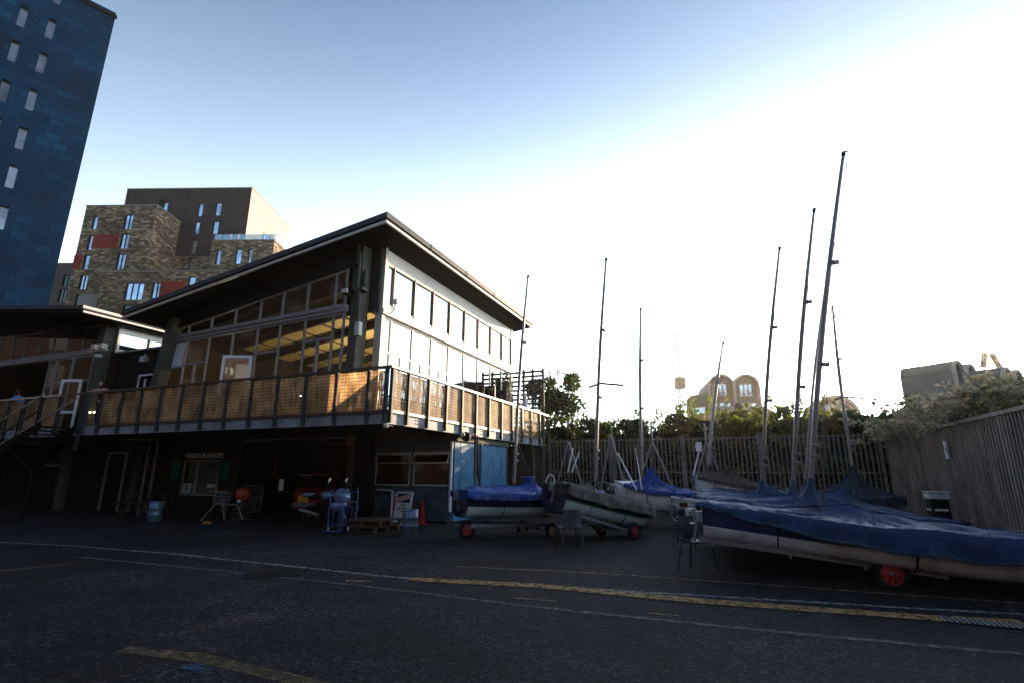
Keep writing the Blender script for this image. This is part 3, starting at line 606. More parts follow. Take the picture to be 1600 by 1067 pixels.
mb = MB(); mb.bb(2.96, 2.99, 18.75, 19.3, 1.98, 2.42); mb.lathe([(0, -.01), (.06, -.01), (.06, .01), (0, .01)], FB(2.955, 18.95, 2.27), UD, 10, 1); mb.bb(2.945, 2.955, 18.85, 19.15, 2.05, 2.18, 1); build('pictogram', mb, [M['darkframe'], M['greybeam']], CL)

# --- recessed bay under the right side of the deck, and end post
mb = MB(); mb.bb(8.2, 8.4, .3, 3.2, 0, 2.74); mb.bb(8.4, 12.1, 2.6, 2.8, 0, 2.74); build('recess_wall', mb, M['concrete'], CL)
mb = MB(); mb.bb(11.75, 12.1, .0, .35, 0, 2.74); mb.bb(11.6, 11.9, .36, 2.59, 0, 2.74); build('end_wall_pier', mb, M['concrete'], CL)
mb = MB(); mb.tube([FB(8.6, -.05, 2.7), FB(11.0, -.1, .4)], .012, 6); build('stay_wire', mb, M['steel'], CL)

# --- slatted screen at the far end of the balcony
SC = thing('slatted_screen', 'tall open slatted timber screen on the far end of the balcony', 'screen', FB(11.9, 1.5, 2.95))
for w in (0, .52, .98, 1.58, 2.1, 2.62, 3.05):
    mb = MB(); mb.bb(11.86, 11.95, w-.05, w+.05, 2.95, 6.32); build('post', mb, M['greybeam'] if w not in (1.58,) else M['darkwood'], SC)
for k in range(15):
    z = 6.12-k*.215; mb = MB(); mb.bb(11.80, 11.858, -.02, 3.15, z, z+.10); build('slat', mb, M['greybeam'], SC)

# --- blue container shed under the deck
SH = thing('blue_shed', 'blue painted steel store shed tucked beneath the balcony, with two window openings', 'shed', FB(5, 1.6, 0))
mb = MB(); mb.bb(3.90, 3.96, .30, 3.3, .06, 1.10); mb.bb(3.90, 3.96, .30, 3.3, 2.18, 2.52); mb.bb(3.90, 3.96, 1.72, 1.82, 1.10, 2.18); mb.bb(3.90, 3.96, 3.20, 3.3, 1.10, 2.18)
build('front_wall', mb, M['wallgreyblue'], SH)
mb = MB(); mb.bb(3.97, 8.1, .24, .298, .05, 2.50)
for k in range(5): mb.bb(4.35+k*.82, 4.37+k*.82, .232, .24, .08, 2.48)
build('side_wall', mb, M['wallblue'], SH)
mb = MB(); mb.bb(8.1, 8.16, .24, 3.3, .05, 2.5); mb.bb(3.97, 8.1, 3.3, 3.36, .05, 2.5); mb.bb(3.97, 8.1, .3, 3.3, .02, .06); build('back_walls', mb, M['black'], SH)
mb = MB(); mb.bb(3.80, 3.97, .22, 3.4, 2.50, 2.70); mb.bb(3.971, 8.15, .16, .30, 2.50, 2.66); build('roof_beam', mb, M['greybeam'], SH)
for (a, b, op) in ((.34, 1.70, 1), (1.83, 3.18, 0)):
    f = MB()
    for (x0, x1, y0, y1) in ((a, b, 1.11, 1.15), (a, b, 2.12, 2.165), (a, a+.035, 1.15, 2.12), (b-.035, b, 1.15, 2.12), (a+.035, b-.035, 1.80, 1.84)): f.bb(3.885, 3.93, x0, x1, y0, y1)
    fo = build('window', f, M['whiteframe'], SH); g_ = MB(); g_.bb(3.905, 3.91, a+.035, b-.035, 1.15, 1.80); build('pane', g_, M['glassdark'], fo)
    f = MB(); sl = .14 if op else .015
    for q in ((a+.01, b-.01, 0), (a+.01, b-.01, 1)):
        z = 2.10 if q[2] else 1.83; uu = 3.87 - (0 if q[2] else sl); f.box(FB(uu-.02, q[0], z-.03), UD*.03, WD*(q[1]-q[0]), ZD*.04)
    for ww in (a+.01, b-.045): f.tube([FB(3.865, ww+.02, 2.1), FB(3.865-sl, ww+.02, 1.83)], .018, 6)
    so_ = build('vent_sash', f, M['trim'], fo); g_ = MB(); g_.quad(FB(3.86-sl, a+.03, 1.84), FB(3.86-sl, b-.03, 1.84), FB(3.86, b-.03, 2.08), FB(3.86, a+.03, 2.08)); build('sash_pane', g_, M['glassdark'], fo)
mb = MB(); mb.tube([FB(3.84, .29, 2.50), FB(3.84, .29, .35)], .05, 10); mb.lathe([(.05, 0), (.065, 0), (.065, .05), (.05, .05)], FB(3.84, .29, 1.4), (0, 0, 1), 10); build('downpipe', mb, M['whitepipe'], SH)
mb = MB(); mb.tube([FB(3.87, 2.45, .1), FB(3.87, 2.45, .95), FB(3.87, 3.05, .97)], .03, 8); build('white_conduit', mb, M['whitepipe'], SH)
mb = MB(); mb.bb(5.75, 5.83, .17, .235, 0, 2.66); build('cover_strip', mb, M['wallblue'], SH)

# rolled cable and strap bundle hanging at the shed corner
t = thing('hoist_tackle', 'dark pulley block and straps hanging from the balcony edge beside the blue shed', 'hoist', FB(3.9, -.15, 1.2))
mb = MB(); mb.lathe([(0, -.22), (.10, -.22), (.15, -.1), (.15, .1), (.10, .22), (0, .22)], FB(3.95, -.16, 2.62), (UD+WD*.4).normalized(), 14); build('drum', mb, M['black'], t)
mb = MB(); mb.tube([FB(3.72, -.18, 2.66), FB(3.6, -.2, 2.67)], .07, 10); build('motor_cap', mb, M['lightbox'], t)
mb = MB(); mb.tube([FB(4.5, -.2, 2.75), FB(4.5, -.22, 1.5), FB(4.4, -.3, .9)], [.04, .05, .03], 6); mb.tube([FB(4.6, -.24, 2.7), FB(4.62, -.25, 1.6), FB(4.7, -.3, .95)], [.03, .06, .02], 6); build('hanging_strap', mb, M['darkwood'], t)
mb = MB(); mb.tube([FB(4.2, -.18, 2.66), FB(4.45, -.2, 2.75), FB(4.6, -.2, 2.66), FB(4.5, -.25, 2.3), FB(4.42, -.28, 1.4), FB(4.3, -.3, .95)], .012, 5); build('rope', mb, M['rope'], t)

# ================================================================== SECOND PAVILION (left)
PV = thing('second_pavilion', 'dark glazed pavilion with shallow roof at the left edge behind the stair', 'building', FB(3, 20, 0))
def RZ2(w): return 7.49+.118*(w-13.9)
def rs2(mb, u0, u1, w0_, w1_, dt0, dt1):
    return mb.hexa([FB(u0, w0_, RZ2(w0_)-dt0), FB(u1, w0_, RZ2(w0_)-dt0), FB(u1, w1_, RZ2(w1_)-dt0), FB(u0, w1_, RZ2(w1_)-dt0), FB(u0, w0_, RZ2(w0_)-dt1), FB(u1, w0_, RZ2(w0_)-dt1), FB(u1, w1_, RZ2(w1_)-dt1), FB(u0, w1_, RZ2(w1_)-dt1)])
mb = MB(); rs2(mb, 0, 11, 13.9, 26, .15, 0); RF2 = build('roof', mb, M['roofedge'], PV)
mb = MB(); rs2(mb, .08, 10.9, 14.0, 25.9, .26, .152); build('soffit', mb, M['soffit'], RF2)
mb = MB(); rs2(mb, -.006, 11, 13.89, 13.899, .10, .0); rs2(mb, .06, 11, 13.95, 13.998, .26, .18); build('gutter_trim', mb, M['trim'], RF2)
mb = MB(); mb.bb(1.45, 1.62, 14.9, 26, 6.10, 6.34); build('band', mb, M['frame'], PV)
PS = [15.3, 16.35, 17.42, 18.47, 19.52, 20.55, 21.6, 22.7, 23.8, 24.9]
for a, b in zip(PS[:-1], PS[1:]):
    f = MB(); f.bb(1.5, 1.56, a, a+.05, 6.34, 7.25+.03*(a-15)); f.bb(1.5, 1.56, a+.05, b, 7.2+.03*(a-15), 7.28+.03*(a-15)); fo = build('window', f, M['frame'], PV)
    g_ = MB(); g_.bb(1.53, 1.535, a+.05, b, 6.35, 7.2+.03*(a-15)); build('pane', g_, M['glassdark'], fo)
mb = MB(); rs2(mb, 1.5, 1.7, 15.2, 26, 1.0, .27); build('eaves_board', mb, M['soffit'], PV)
for (a, b) in ((15.45, 16.75), (16.8, 17.9), (17.95, 18.5)):
    f = MB(); f.bb(1.5, 1.57, a, a+.07, 2.95, 6.1); f.bb(1.5, 1.57, b-.06, b, 2.95, 6.1); f.bb(1.5, 1.57, a+.07, b-.06, 6.02, 6.1); f.bb(1.5, 1.57, a+.07, b-.06, 5.0, 5.07)
    fo = build('window', f, M['frame'], PV); g_ = MB(); g_.bb(1.53, 1.535, a+.07, b-.06, 2.95, 6.02); build('pane', g_, M['glassdark'], fo)
p = FB(1.42, 15.7, 2.97); dx = (WD-UD*.35).normalized(); nx = Vector((-dx.y, dx.x, 0)); wd = .85
f = MB(); f.box(p, dx*.09, nx*.05, ZD*2.1); f.box(p+dx*(wd-.09), dx*.09, nx*.05, ZD*2.1); f.box(p+dx*.09, dx*(wd-.18), nx*.05, ZD*.12); f.box(p+dx*.09+ZD*2.0, dx*(wd-.18), nx*.05, ZD*.10); f.box(p+dx*.09+ZD*.75, dx*(wd-.18), nx*.05, ZD*.10)
fo = build('open_door', f, M['whitepipe'], PV); g_ = MB(); g_.box(p+dx*.09+nx*.02+ZD*.12, dx*(wd-.18), nx*.008, ZD*1.85); build('pane', g_, M['glass'], fo)
mb = MB(); mb.bb(1.35, 1.75, 14.75, 15.15, 2.95, 7.3); build('column', mb, M['concrete'], PV)
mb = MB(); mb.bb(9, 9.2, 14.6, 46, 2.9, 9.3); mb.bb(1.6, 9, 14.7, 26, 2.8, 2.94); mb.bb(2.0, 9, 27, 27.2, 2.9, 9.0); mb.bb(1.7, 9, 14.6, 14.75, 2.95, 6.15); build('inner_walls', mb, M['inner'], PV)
mb = MB(); mb.bb(5.5, 5.7, 15.4, 18.5, 2.96, 4.6); build('panelling', mb, M['ochre'], PV)
# clerestory on the sunlit flank
mb = MB(); mb.bb(1.76, 9, 14.60, 14.68, 6.15, 6.30); mb.bb(1.76, 9, 14.60, 14.68, 6.95, 7.35)
for u in (1.76, 3.0, 4.9, 6.6, 8.3): mb.bb(u, u+.10, 14.58, 14.70, 6.30, 6.95)
CS = build('clerestory_frame', mb, M['trim'], PV); g_ = MB(); g_.bb(1.86, 9, 14.66, 14.665, 6.30, 6.95); build('pane', g_, M['glassblue'], CS)
# link block with black boards between the two
LK = thing('link_block', 'low black timber clad link with a white framed door between the two pavilions', 'building', FB(4, 13, 0))
mb = MB(); mb.bb(1.9, 2.05, 11.95, 14.58, 5.12, 6.12); mb.bb(1.9, 2.05, 13.05, 14.58, 2.95, 5.12); mb.bb(1.9, 2.05, 11.955, 12.1, 2.95, 5.12); mb.bb(2.06, 9, 11.96, 14.58, 5.98, 6.10); build('cladding', mb, M['clad'], LK)
mb = MB(); mb.bb(1.84, 9, 11.96, 14.59, 6.121, 6.19); build('coping', mb, M['frame'], LK)
f = MB(); f.bb(1.86, 1.899, 12.1, 12.17, 2.95, 5.15); f.bb(1.86, 1.899, 12.98, 13.05, 2.95, 5.15); f.bb(1.86, 1.899, 12.17, 12.98, 5.08, 5.15); f.bb(2.0, 2.04, 12.1, 13.05, 2.95, 5.12, 1); f.bb(1.98, 1.999, 12.75, 12.85, 3.5, 5.0, 0); build('door', f, [M['whiteframe'], M['black']], LK)
mb = MB(); mb.bb(1.72, 1.898, 12.65, 12.95, 5.62, 5.84); mb.bb(1.80, 1.86, 12.75, 12.85, 5.84, 5.92); build('wall_light', mb, M['lightbox'], LK)
mb = MB(); mb.bb(2.2, 3.4, 11.96, 14.5, 2.8, 2.94); build('floor', mb, M['darkwood'], LK)
# floodlights on a bracket
t = thing('floodlight', 'sunlit twin floodlight on the corner of the left pavilion', 'lamp', FB(1.3, 14.6, 6.0))
mb = MB(); mb.bb(1.0, 1.1, 13.9, 14.9, 6.02, 6.08); build('bracket', mb, M['trim'], t)
for w in (14.0, 14.45): mb = MB(); mb.bb(.92, 1.12, w, w+.26, 6.09, 6.28); build('lamp_head', mb, M['trim'], t)
mb = MB(); mb.lathe([(0, 0), (.12, 0), (.14, .1), (.06, .16), (0, .16)], FB(1.05, 14.35, 5.75), (0, 0, 1), 12); build('camera_dome', mb, M['lightbox'], t)

# --- deck of the left pavilion and the stair
DL = thing('left_balcony', 'reed screened balcony of the left pavilion with dark posts', 'balcony', FB(.5, 18, 2.7))
mb = MB(); mb.bb(.06, 1.45, 12.95, 27, 2.76, 2.94); mb.bb(1.45, 1.9, 12.95, 14.6, 2.76, 2.94); build('floor', mb, M['darkwood'], DL)
mb = MB(); mb.bb(0, .058, 14.0, 27, 2.70, 3.0); build('fascia', mb, M['deckgrey'], DL)
mb = MB(); mb.bb(-.12, .02, 13.9, 27, 4.10, 4.16); build('handrail', mb, M['trim'], DL)
q = [13.95+k*1.05 for k in range(13)]
for w in q: mb = MB(); mb.bb(-.10, -.002, w-.035, w+.035, 2.72, 4.10); build('post', mb, M['darkwood'], DL)
for a, b in zip(q[:-1], q[1:]): reed(FB(-.035, a+.04), FB(-.035, b-.04), par=DL)
mb = MB(); mb.bb(-.12, -.06, 11.76, 13.88, 4.10, 4.16); mb.bb(-.10, -.02, 12.45, 12.55, 2.2, 4.1); build('gate_rail', mb, M['rail'], DL)
mb = MB()
for w in (12.2, 12.32, 12.44): mb.bb(-.16, -.11, w, w+.05, 2.75, 4.05)
build('blue_lattice', mb, M['postblue'], DL)
ST = thing('outside_stair', 'dark steel stair with sunlit handrails coming down to the left', 'stair', FB(-.8, 15, 0))
s0 = FB(-.25, 12.5, 2.95); sdir = WD*.98-UD*.0
def sp(t, z): return s0+WD*t-UD*.0+ZD*(z-.36*t)
for (dz, uo, mt, nm) in ((.98, -.05, 'trim', 'handrail'), (.98, -1.0, 'trim', 'handrail'), (.5, -1.0, 'rail', 'mid_rail')):
    mb = MB(); mb.tube([sp(0, dz)+UD*uo, sp(4.4, dz)+UD*uo], .028, 8); build(nm, mb, M[mt], ST)
for uo in (0, -1.0): mb = MB(); a = sp(-.2, -.25)+UD*uo; mb.hexa([a, a-UD*.05, sp(4.4, -.25)+UD*(uo-.05), sp(4.4, -.25)+UD*uo, a+ZD*.26, a-UD*.05+ZD*.26, sp(4.4, .01)+UD*(uo-.05), sp(4.4, .01)+UD*uo]); build('stringer', mb, M['black'], ST)
for t_ in (.1, 1.1, 2.1, 3.1, 4.1):
    mb = MB(); mb.tube([sp(t_, -.1)-UD*1.0, sp(t_, .98)-UD*1.0], .022, 6); build('baluster', mb, M['black'], ST)
for k in range(14):
    mb = MB(); a = sp(k*.3, -.05)-UD*.95; mb.box(a, UD*.9, WD*.28, ZD*.035); build('tread', mb, M['black'], ST)
mb = MB(); mb.tube([sp(1.4, -.2)-UD*1.0, FB(-1.2, 12.3, 1.5), FB(-1.2, 12.3, 0)], .04, 6); build('brace', mb, M['black'], ST)

# lit lamps seen through the glazing
def pendant(p, lab, watt=0, r=.05):
    t = thing('pendant_lamp', lab, 'lamp', p, group='small lit bulbs inside the clubhouse')
    mb = MB(); mb.lathe([(0, -r), (r*.7, -r*.7), (r, 0), (r*.7, r*.7), (0, r)], p, n=10); build('bulb', mb, M['bulb'], t)
    mb = MB(); mb.tube([p+ZD*r, p+ZD*(r+.35)], .008, 5); build('cord', mb, M['black'], t)
    if watt:
        l = bpy.data.lights.new('lamp_light', 'POINT'); l.energy = watt; l.color = (1, .80, .50); l.shadow_soft_size = .15
        lo = bpy.data.objects.new('lamp_light', l); COL.objects.link(lo); lo.parent = t; lo.location = (0, 0, -.1)
PL = 'small warm lit bulb hanging behind the clubhouse glazing'
BL = iter(('over the right bay of the glazing', 'over the middle bays', 'over the left bays', 'deep near the end wall', 'by the blank white panel', 'low above the bar counter', 'low near the right column', 'low in the middle of the room', 'low behind the open white door'))
for (u, w, z, e) in ((7.0, 3.4, 6.3, 55), (6.8, 5.4, 6.0, 55), (7.2, 7.6, 5.5, 30), (9.5, 5.0, 5.4, 40), (3.0, 9.6, 5.35, 8), (7.5, 9.0, 4.4, 0), (5.6, 4.2, 4.6, 0), (4.4, 6.4, 4.6, 0), (5.1, 8.0, 4.5, 0)): pendant(FB(u, w, z), PL+', '+next(BL), e, .035 if not e else .045)
BL2 = iter(('low beside the open door', 'high beside its right column', 'high over its middle pane'))
for (u, w, z) in ((3.0, 16.6, 4.35), (2.6, 15.9, 5.55), (2.6, 16.9, 5.5)): pendant(FB(u, w, z), 'small warm lit bulb behind the left pavilion glazing, '+next(BL2), 25 if z < 5 else 5, .035)
t = thing('tube_light', 'glowing strip light seen through the harbour office window', 'lamp', FB(4.2, 9.9, 1.7))
mb = MB(); mb.tube([FB(4.4, 10.15, 1.95), FB(5.6, 9.75, 1.95)], .03, 8); build('tube', mb, M['tube'], t)
for w in (14.35, 14.6):
    t = thing('string_bulb', 'tiny warm bulb glowing beside the stair head, '+('right' if w < 14.5 else 'left')+' one of two', 'lamp', FB(1.3, w, 3.7), group='bulbs beside the stair head'); mb = MB(); mb.lathe([(0, -.03), (.025, -.01), (.03, .01), (0, .03)], FB(1.3, w, 3.7), n=8); build('bulb', mb, M['bulb'], t)

# ================================================================== TOWERS BEHIND
def onPlane(x, y, p0, n): d = ray(x, y); t = (p0-CAM).dot(n)/d.dot(n); return CAM+d*t
# blue tiled tower: face through its right edge, running towards the left and the camera
TE = atY(76, 473, 42); TE.z = 0; az = R(44); TD = Vector((-math.sin(az), -math.cos(az), 0)); TN = Vector((math.cos(az), -math.sin(az), 0))
TZ = atY(179.5, 30, 42).z
TW = thing('blue_tower', 'tall dark blue tiled apartment tower with narrow slot windows', 'building', TE)
wins = [(35, 26), (79, 45), (21, 80), (65, 98), (6, 142), (49, 156), (33, 216), (18, 276), (3, 340), (92, -8), (-8, 200), (48, -30)]
cells = []
for (x, y) in wins:
    q = onPlane(x, y, TE, TN); cells.append(((q-TE).dot(TD), q.z))
TLen = 26
mb = MB()
# wall as a frame of quads leaving the window openings free
sx = sorted(set([0, TLen]+[round(c[0]+e, 3) for c in cells for e in (-.27, .27)])); 
zc = sorted(set([0, round(TZ, 3)]+[round(c[1]+e, 3) for c in cells for e in (-1.05, 1.05)]))
def inwin(s, z): return any(abs(s-c[0]) < .27 and abs(z-c[1]) < 1.05 for c in cells)
def TP(s, z, d=0): return TE+TD*s+ZD*z+TN*d
for i in range(len(sx)-1):
    j = 0
    while j < len(zc)-1:
        if inwin((sx[i]+sx[i+1])/2, (zc[j]+zc[j+1])/2): j += 1; continue
        k = j
        while k+1 < len(zc)-1 and not inwin((sx[i]+sx[i+1])/2, (zc[k+1]+zc[k+2])/2): k += 1
        mb.quad(TP(sx[i], zc[j]), TP(sx[i], zc[k+1]), TP(sx[i+1], zc[k+1]), TP(sx[i+1], zc[j])); j = k+1
BK = -18
mb.quad(TP(0, 0), TP(0, 0, BK), TP(0, TZ, BK), TP(0, TZ)); mb.quad(TP(TLen, 0), TP(TLen, 0, BK), TP(TLen, TZ, BK), TP(TLen, TZ)); mb.quad(TP(0, 0, BK), TP(0, TZ, BK), TP(TLen, TZ, BK), TP(TLen, 0, BK)); mb.quad(TP(0, TZ), TP(TLen, TZ), TP(TLen, TZ, BK), TP(0, TZ, BK))
build('tiled_wall', mb, M['teal'], TW)
mb = MB(); mb.box(TP(-.12, TZ, .12), TD*(TLen+.24), TN*.118*-1, ZD*.35); build('parapet', mb, M['black'], TW)
for (s, z) in cells:
    f = MB(); a, b, c, d = s-.27, s+.27, z-1.05, z+1.05
    f.quad(TP(a, c), TP(a, d), TP(a, d, -.35), TP(a, c, -.35)); f.quad(TP(b, c), TP(b, d), TP(b, d, -.35), TP(b, c, -.35)); f.quad(TP(a, d), TP(b, d), TP(b, d, -.35), TP(a, d, -.35)); f.quad(TP(a, c), TP(b, c), TP(b, c, -.35), TP(a, c, -.35))
    fo = build('window', f, M['black'], TW); g_ = MB(); g_.quad(TP(a, c, -.3), TP(b, c, -.3), TP(b, d, -.3), TP(a, d, -.3)); build('pane', g_, M['slitglass'], fo)

# brick apartment block, made of stacked volumes, axes turned 1.5 degrees
ba = R(1.5); BX = Vector((math.cos(ba), -math.sin(ba), 0)); BY = Vector((math.sin(ba), math.cos(ba), 0))
BB = thing('brick_apartments', 'stepped brick apartment block with dark upper volume and mottled tan lower walls', 'building', BX*-58+BY*78)
def bp(x, y, Y0): q = onPlane(x, y, BY*Y0, BY); return q.dot(BX), q.z
def vol(name, x0, x1, y0, y1, z0, z1, mt, wl=(), mts=None, par=BB, cop=True):
    """volume with real window recesses in its front face"""
    rects = [(a, b, c, d) for (a, b, c, d, *_r) in wl]
    xs = sorted(set([x0, x1]+[v for r in rects for v in r[:2]])); zs = sorted(set([z0, z1]+[v for r in rects for v in r[2:4]]))
    P = lambda x, z, y: BX*x+BY*y+ZD*z
    mb = MB()
    ins = lambda x, z: any(r[0] < x < r[1] and r[2] < z < r[3] for r in rects)
    for i in range(len(xs)-1):
        j = 0
        while j < len(zs)-1:
            xm = (xs[i]+xs[i+1])/2
            if ins(xm, (zs[j]+zs[j+1])/2): j += 1; continue
            k = j
            while k+1 < len(zs)-1 and not ins(xm, (zs[k+1]+zs[k+2])/2): k += 1
            mb.quad(P(xs[i], zs[j], y0), P(xs[i+1], zs[j], y0), P(xs[i+1], zs[k+1], y0), P(xs[i], zs[k+1], y0)); j = k+1
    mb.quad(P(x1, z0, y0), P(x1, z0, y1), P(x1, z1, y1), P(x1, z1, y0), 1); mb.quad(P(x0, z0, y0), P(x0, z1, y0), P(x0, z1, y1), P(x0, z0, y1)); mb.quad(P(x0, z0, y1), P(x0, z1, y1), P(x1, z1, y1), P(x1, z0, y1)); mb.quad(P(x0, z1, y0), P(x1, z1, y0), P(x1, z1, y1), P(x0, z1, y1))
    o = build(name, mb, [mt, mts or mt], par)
    if cop:
        c = MB(); c.box(P(x0-.08, z1+.002, y0-.08), BX*(x1-x0+.16), BY*.3, ZD*.16); c.box(P(x1-.2, z1+.002, y0+.222), BX*.28, BY*(y1-y0-.2), ZD*.16); build('coping', c, M['greypanel'], o)
    for (a, b, c_, d, n, mg) in wl:
        f = MB(); dp = .28
        f.quad(P(a, c_, y0), P(a, d, y0), P(a, d, y0+dp), P(a, c_, y0+dp)); f.quad(P(b, c_, y0), P(b, d, y0), P(b, d, y0+dp), P(b, c_, y0+dp)); f.quad(P(a, d, y0), P(b, d, y0), P(b, d, y0+dp), P(a, d, y0+dp)); f.quad(P(a, c_, y0), P(b, c_, y0), P(b, c_, y0+dp), P(a, c_, y0+dp))
        for k in range(1, n): x = a+(b-a)*k/n; f.box(P(x-.05, c_, y0+.15), BX*.1, BY*.1, ZD*(d-c_))
        fo = build('window', f, M['black'], o); g_ = MB(); g_.quad(P(a, c_, y0+.24), P(b, c_, y0+.24), P(b, d, y0+.24), P(a, d, y0+.24)); build('pane', g_, M[mg], fo)
    return o
def W_(Y0, *ls):      # windows from outlines measured on that wall plane
    r = []
    for (x, y, w, h, n, mg) in ls:
        cx, cz = bp(x, y, Y0); ex, _ = bp(x+w/2, y, Y0); _, tz = bp(x, y-h/2, Y0); hw = ex-cx; hz = tz-cz; r.append((cx-hw, cx+hw, cz-hz, cz+hz, n, mg))
    return r
xa, za = bp(135, 324, 75); xb, _ = bp(246, 320, 75); zA = 43.5
vol('tan_volume', xa, xb, 75, 80.98, 0, zA, M['tanbrick'], W_(75, (148, 348, 8, 21, 1, 'skyglass'), (200.5, 347, 13, 23, 2, 'skyglass'), (141.5, 379, 9, 23, 1, 'skyglass'), (194.5, 377, 13, 23, 2, 'skyglass'), (134.5, 410, 9, 23, 1, 'skyglass'), (188.5, 409, 13, 24, 2, 'skyglass'), (130, 441, 12, 23, 2, 'skyglass'), (122, 470, 10, 18, 1, 'greenglass')))
P_ = lambda x, z, y: BX*x+BY*y+ZD*z
def panel(nm, px0, px1, py0, py1, Y0, mt):
    a, z1 = bp(px0, py0, Y0); b, _ = bp(px1, py0, Y0); _, z0 = bp(px0, py1, Y0); mb = MB(); mb.box(P_(a, z0, Y0-.04), BX*(b-a), BY*.037, ZD*(z1-z0)); build(nm, mb, mt, BB)
panel('red_panel', 147, 187, 367, 389, 75, M['redpanel']); panel('red_panel', 117, 130, 399, 421, 75, M['redpanel']); panel('grey_panel', 127, 156, 460, 480, 75, M['greypanel'])
xa, _ = bp(198, 302, 81); xb, _ = bp(394, 295, 81); zB = bp(394, 294.5, 81)[1]; zM = bp(300, 400.5, 81)[1]
vol('dark_volume', xa, xb, 81, 96, zM, zB, M['darkbrick'], W_(81, (313, 328, 8, 20, 1, 'skyglass'), (341, 327, 9, 20, 1, 'skyglass'), (307.5, 357, 8, 20, 1, 'skyglass'), (336.5, 356, 9, 20, 1, 'skyglass'), (303, 386, 8, 21, 1, 'skyglass'), (258, 323, 8, 14, 1, 'skyglass')), M['litflank'])
vol('tan_base', xa, xb-.01, 81.01, 95, 0, zM-.01, M['tanbrick'], W_(81.01, (298.5, 413, 8, 18, 1, 'skyglass')), cop=False)
xc, _ = bp(328, 400, 78.5); xd, _ = bp(429, 376, 78.5); zC = bp(429, 376, 78.5)[1]
vol('terrace_volume', xc, xd, 78.5, 92, 0, zC, M['tanbrick'], W_(78.5, (341, 402, 7, 23, 1, 'skyglass'), (372.5, 401, 9, 23, 1, 'skyglass'), (390.5, 400, 6, 21, 1, 'skyglass')))
xe, _ = bp(160, 430, 73.5); xf, _ = bp(420, 420, 73.5); zD = bp(250, 425, 73.5)[1]
vol('podium', xe, xf, 73.5, 74.98, 0, zD, M['tanbrick'], W_(73.5, (209.5, 455.5, 28, 26, 3, 'skyglass'), (244, 454, 14, 24, 2, 'skyglass'), (299, 444, 11, 22, 1, 'skyglass'), (200, 482, 16, 10, 1, 'greenglass')))
panel('red_panel', 252, 290, 440, 464, 73.5, M['redpanel'])
# windows of the sunlit flank of the dark volume
for (y0, y1, z0, z1) in ((86.5, 89.5, zB-8.6, zB-5.7), (93.0, 94.0, zB-10, zB-6)):
    f = MB(); f.box(P_(xb+.003, z0, y0), BX*.05, BY*(y1-y0), ZD*(z1-z0)); fo = build('flank_window', f, M['darkframe'], BB); g_ = MB(); g_.box(P_(xb+.055, z0+.2, y0+.2), BX*.02, BY*(y1-y0-.5), ZD*(z1-z0-.5)); build('pane', g_, M['skyglass'], fo)
gmb = MB(); k = 0; xx = xc+.2
while xx < xd-.1:
    nx_ = min(xx+1.35, xd-.1); g1 = MB(); g1.box(P_(xx+.05, zC+.17, 78.7), BX*(nx_-xx-.08), BY*.02, ZD*1.05); build('balustrade_glass', g1, M['glassblue'], BB); gmb.box(P_(xx-.03, zC+.17, 78.66), BX*.06, BY*.09, ZD*1.12); xx = nx_
build('balustrade_posts', gmb, M['steel'], BB)
mb = MB(); mb.box(P_(xd-.3, zC+.17, 79.2), BX*.2, BY*12, ZD*1.5); build('terrace_parapet', mb, M['white'], BB)
# lower grey wing
GW = thing('grey_wing', 'low grey brown wing between the blue tower and the brick apartments', 'building', P_(-76, 0, 82))
xg, zg = bp(78, 413, 80); xh, _ = bp(113, 409, 80)
vol('wing_wall', xg-8, xh+6, 80, 92, 0, zg, M['greybrick'], W_(80, (104, 439, 12, 18, 2, 'greenglass'), (97, 462, 11, 20, 2, 'greenglass'), (88, 486, 11, 18, 2, 'greenglass')), par=GW)
# small dome camera and aerial on the tan roof
t = thing('roof_camera', 'small dome camera at the corner of the tan brick roof', 'camera', P_(bp(250, 319, 75)[0], zA, 75)); q = P_(bp(249, 319, 75)[0]-.2, zA+.2, 75.3)
mb = MB(); mb.tube([q, q+ZD*.5], .12, 8); mb.lathe([(0, -.25), (.3, 0), (.25, .25), (0, .35)], q+ZD*.75+Vector((.2, 0, 0)), n=10); build('dome', mb, M['black'], t)

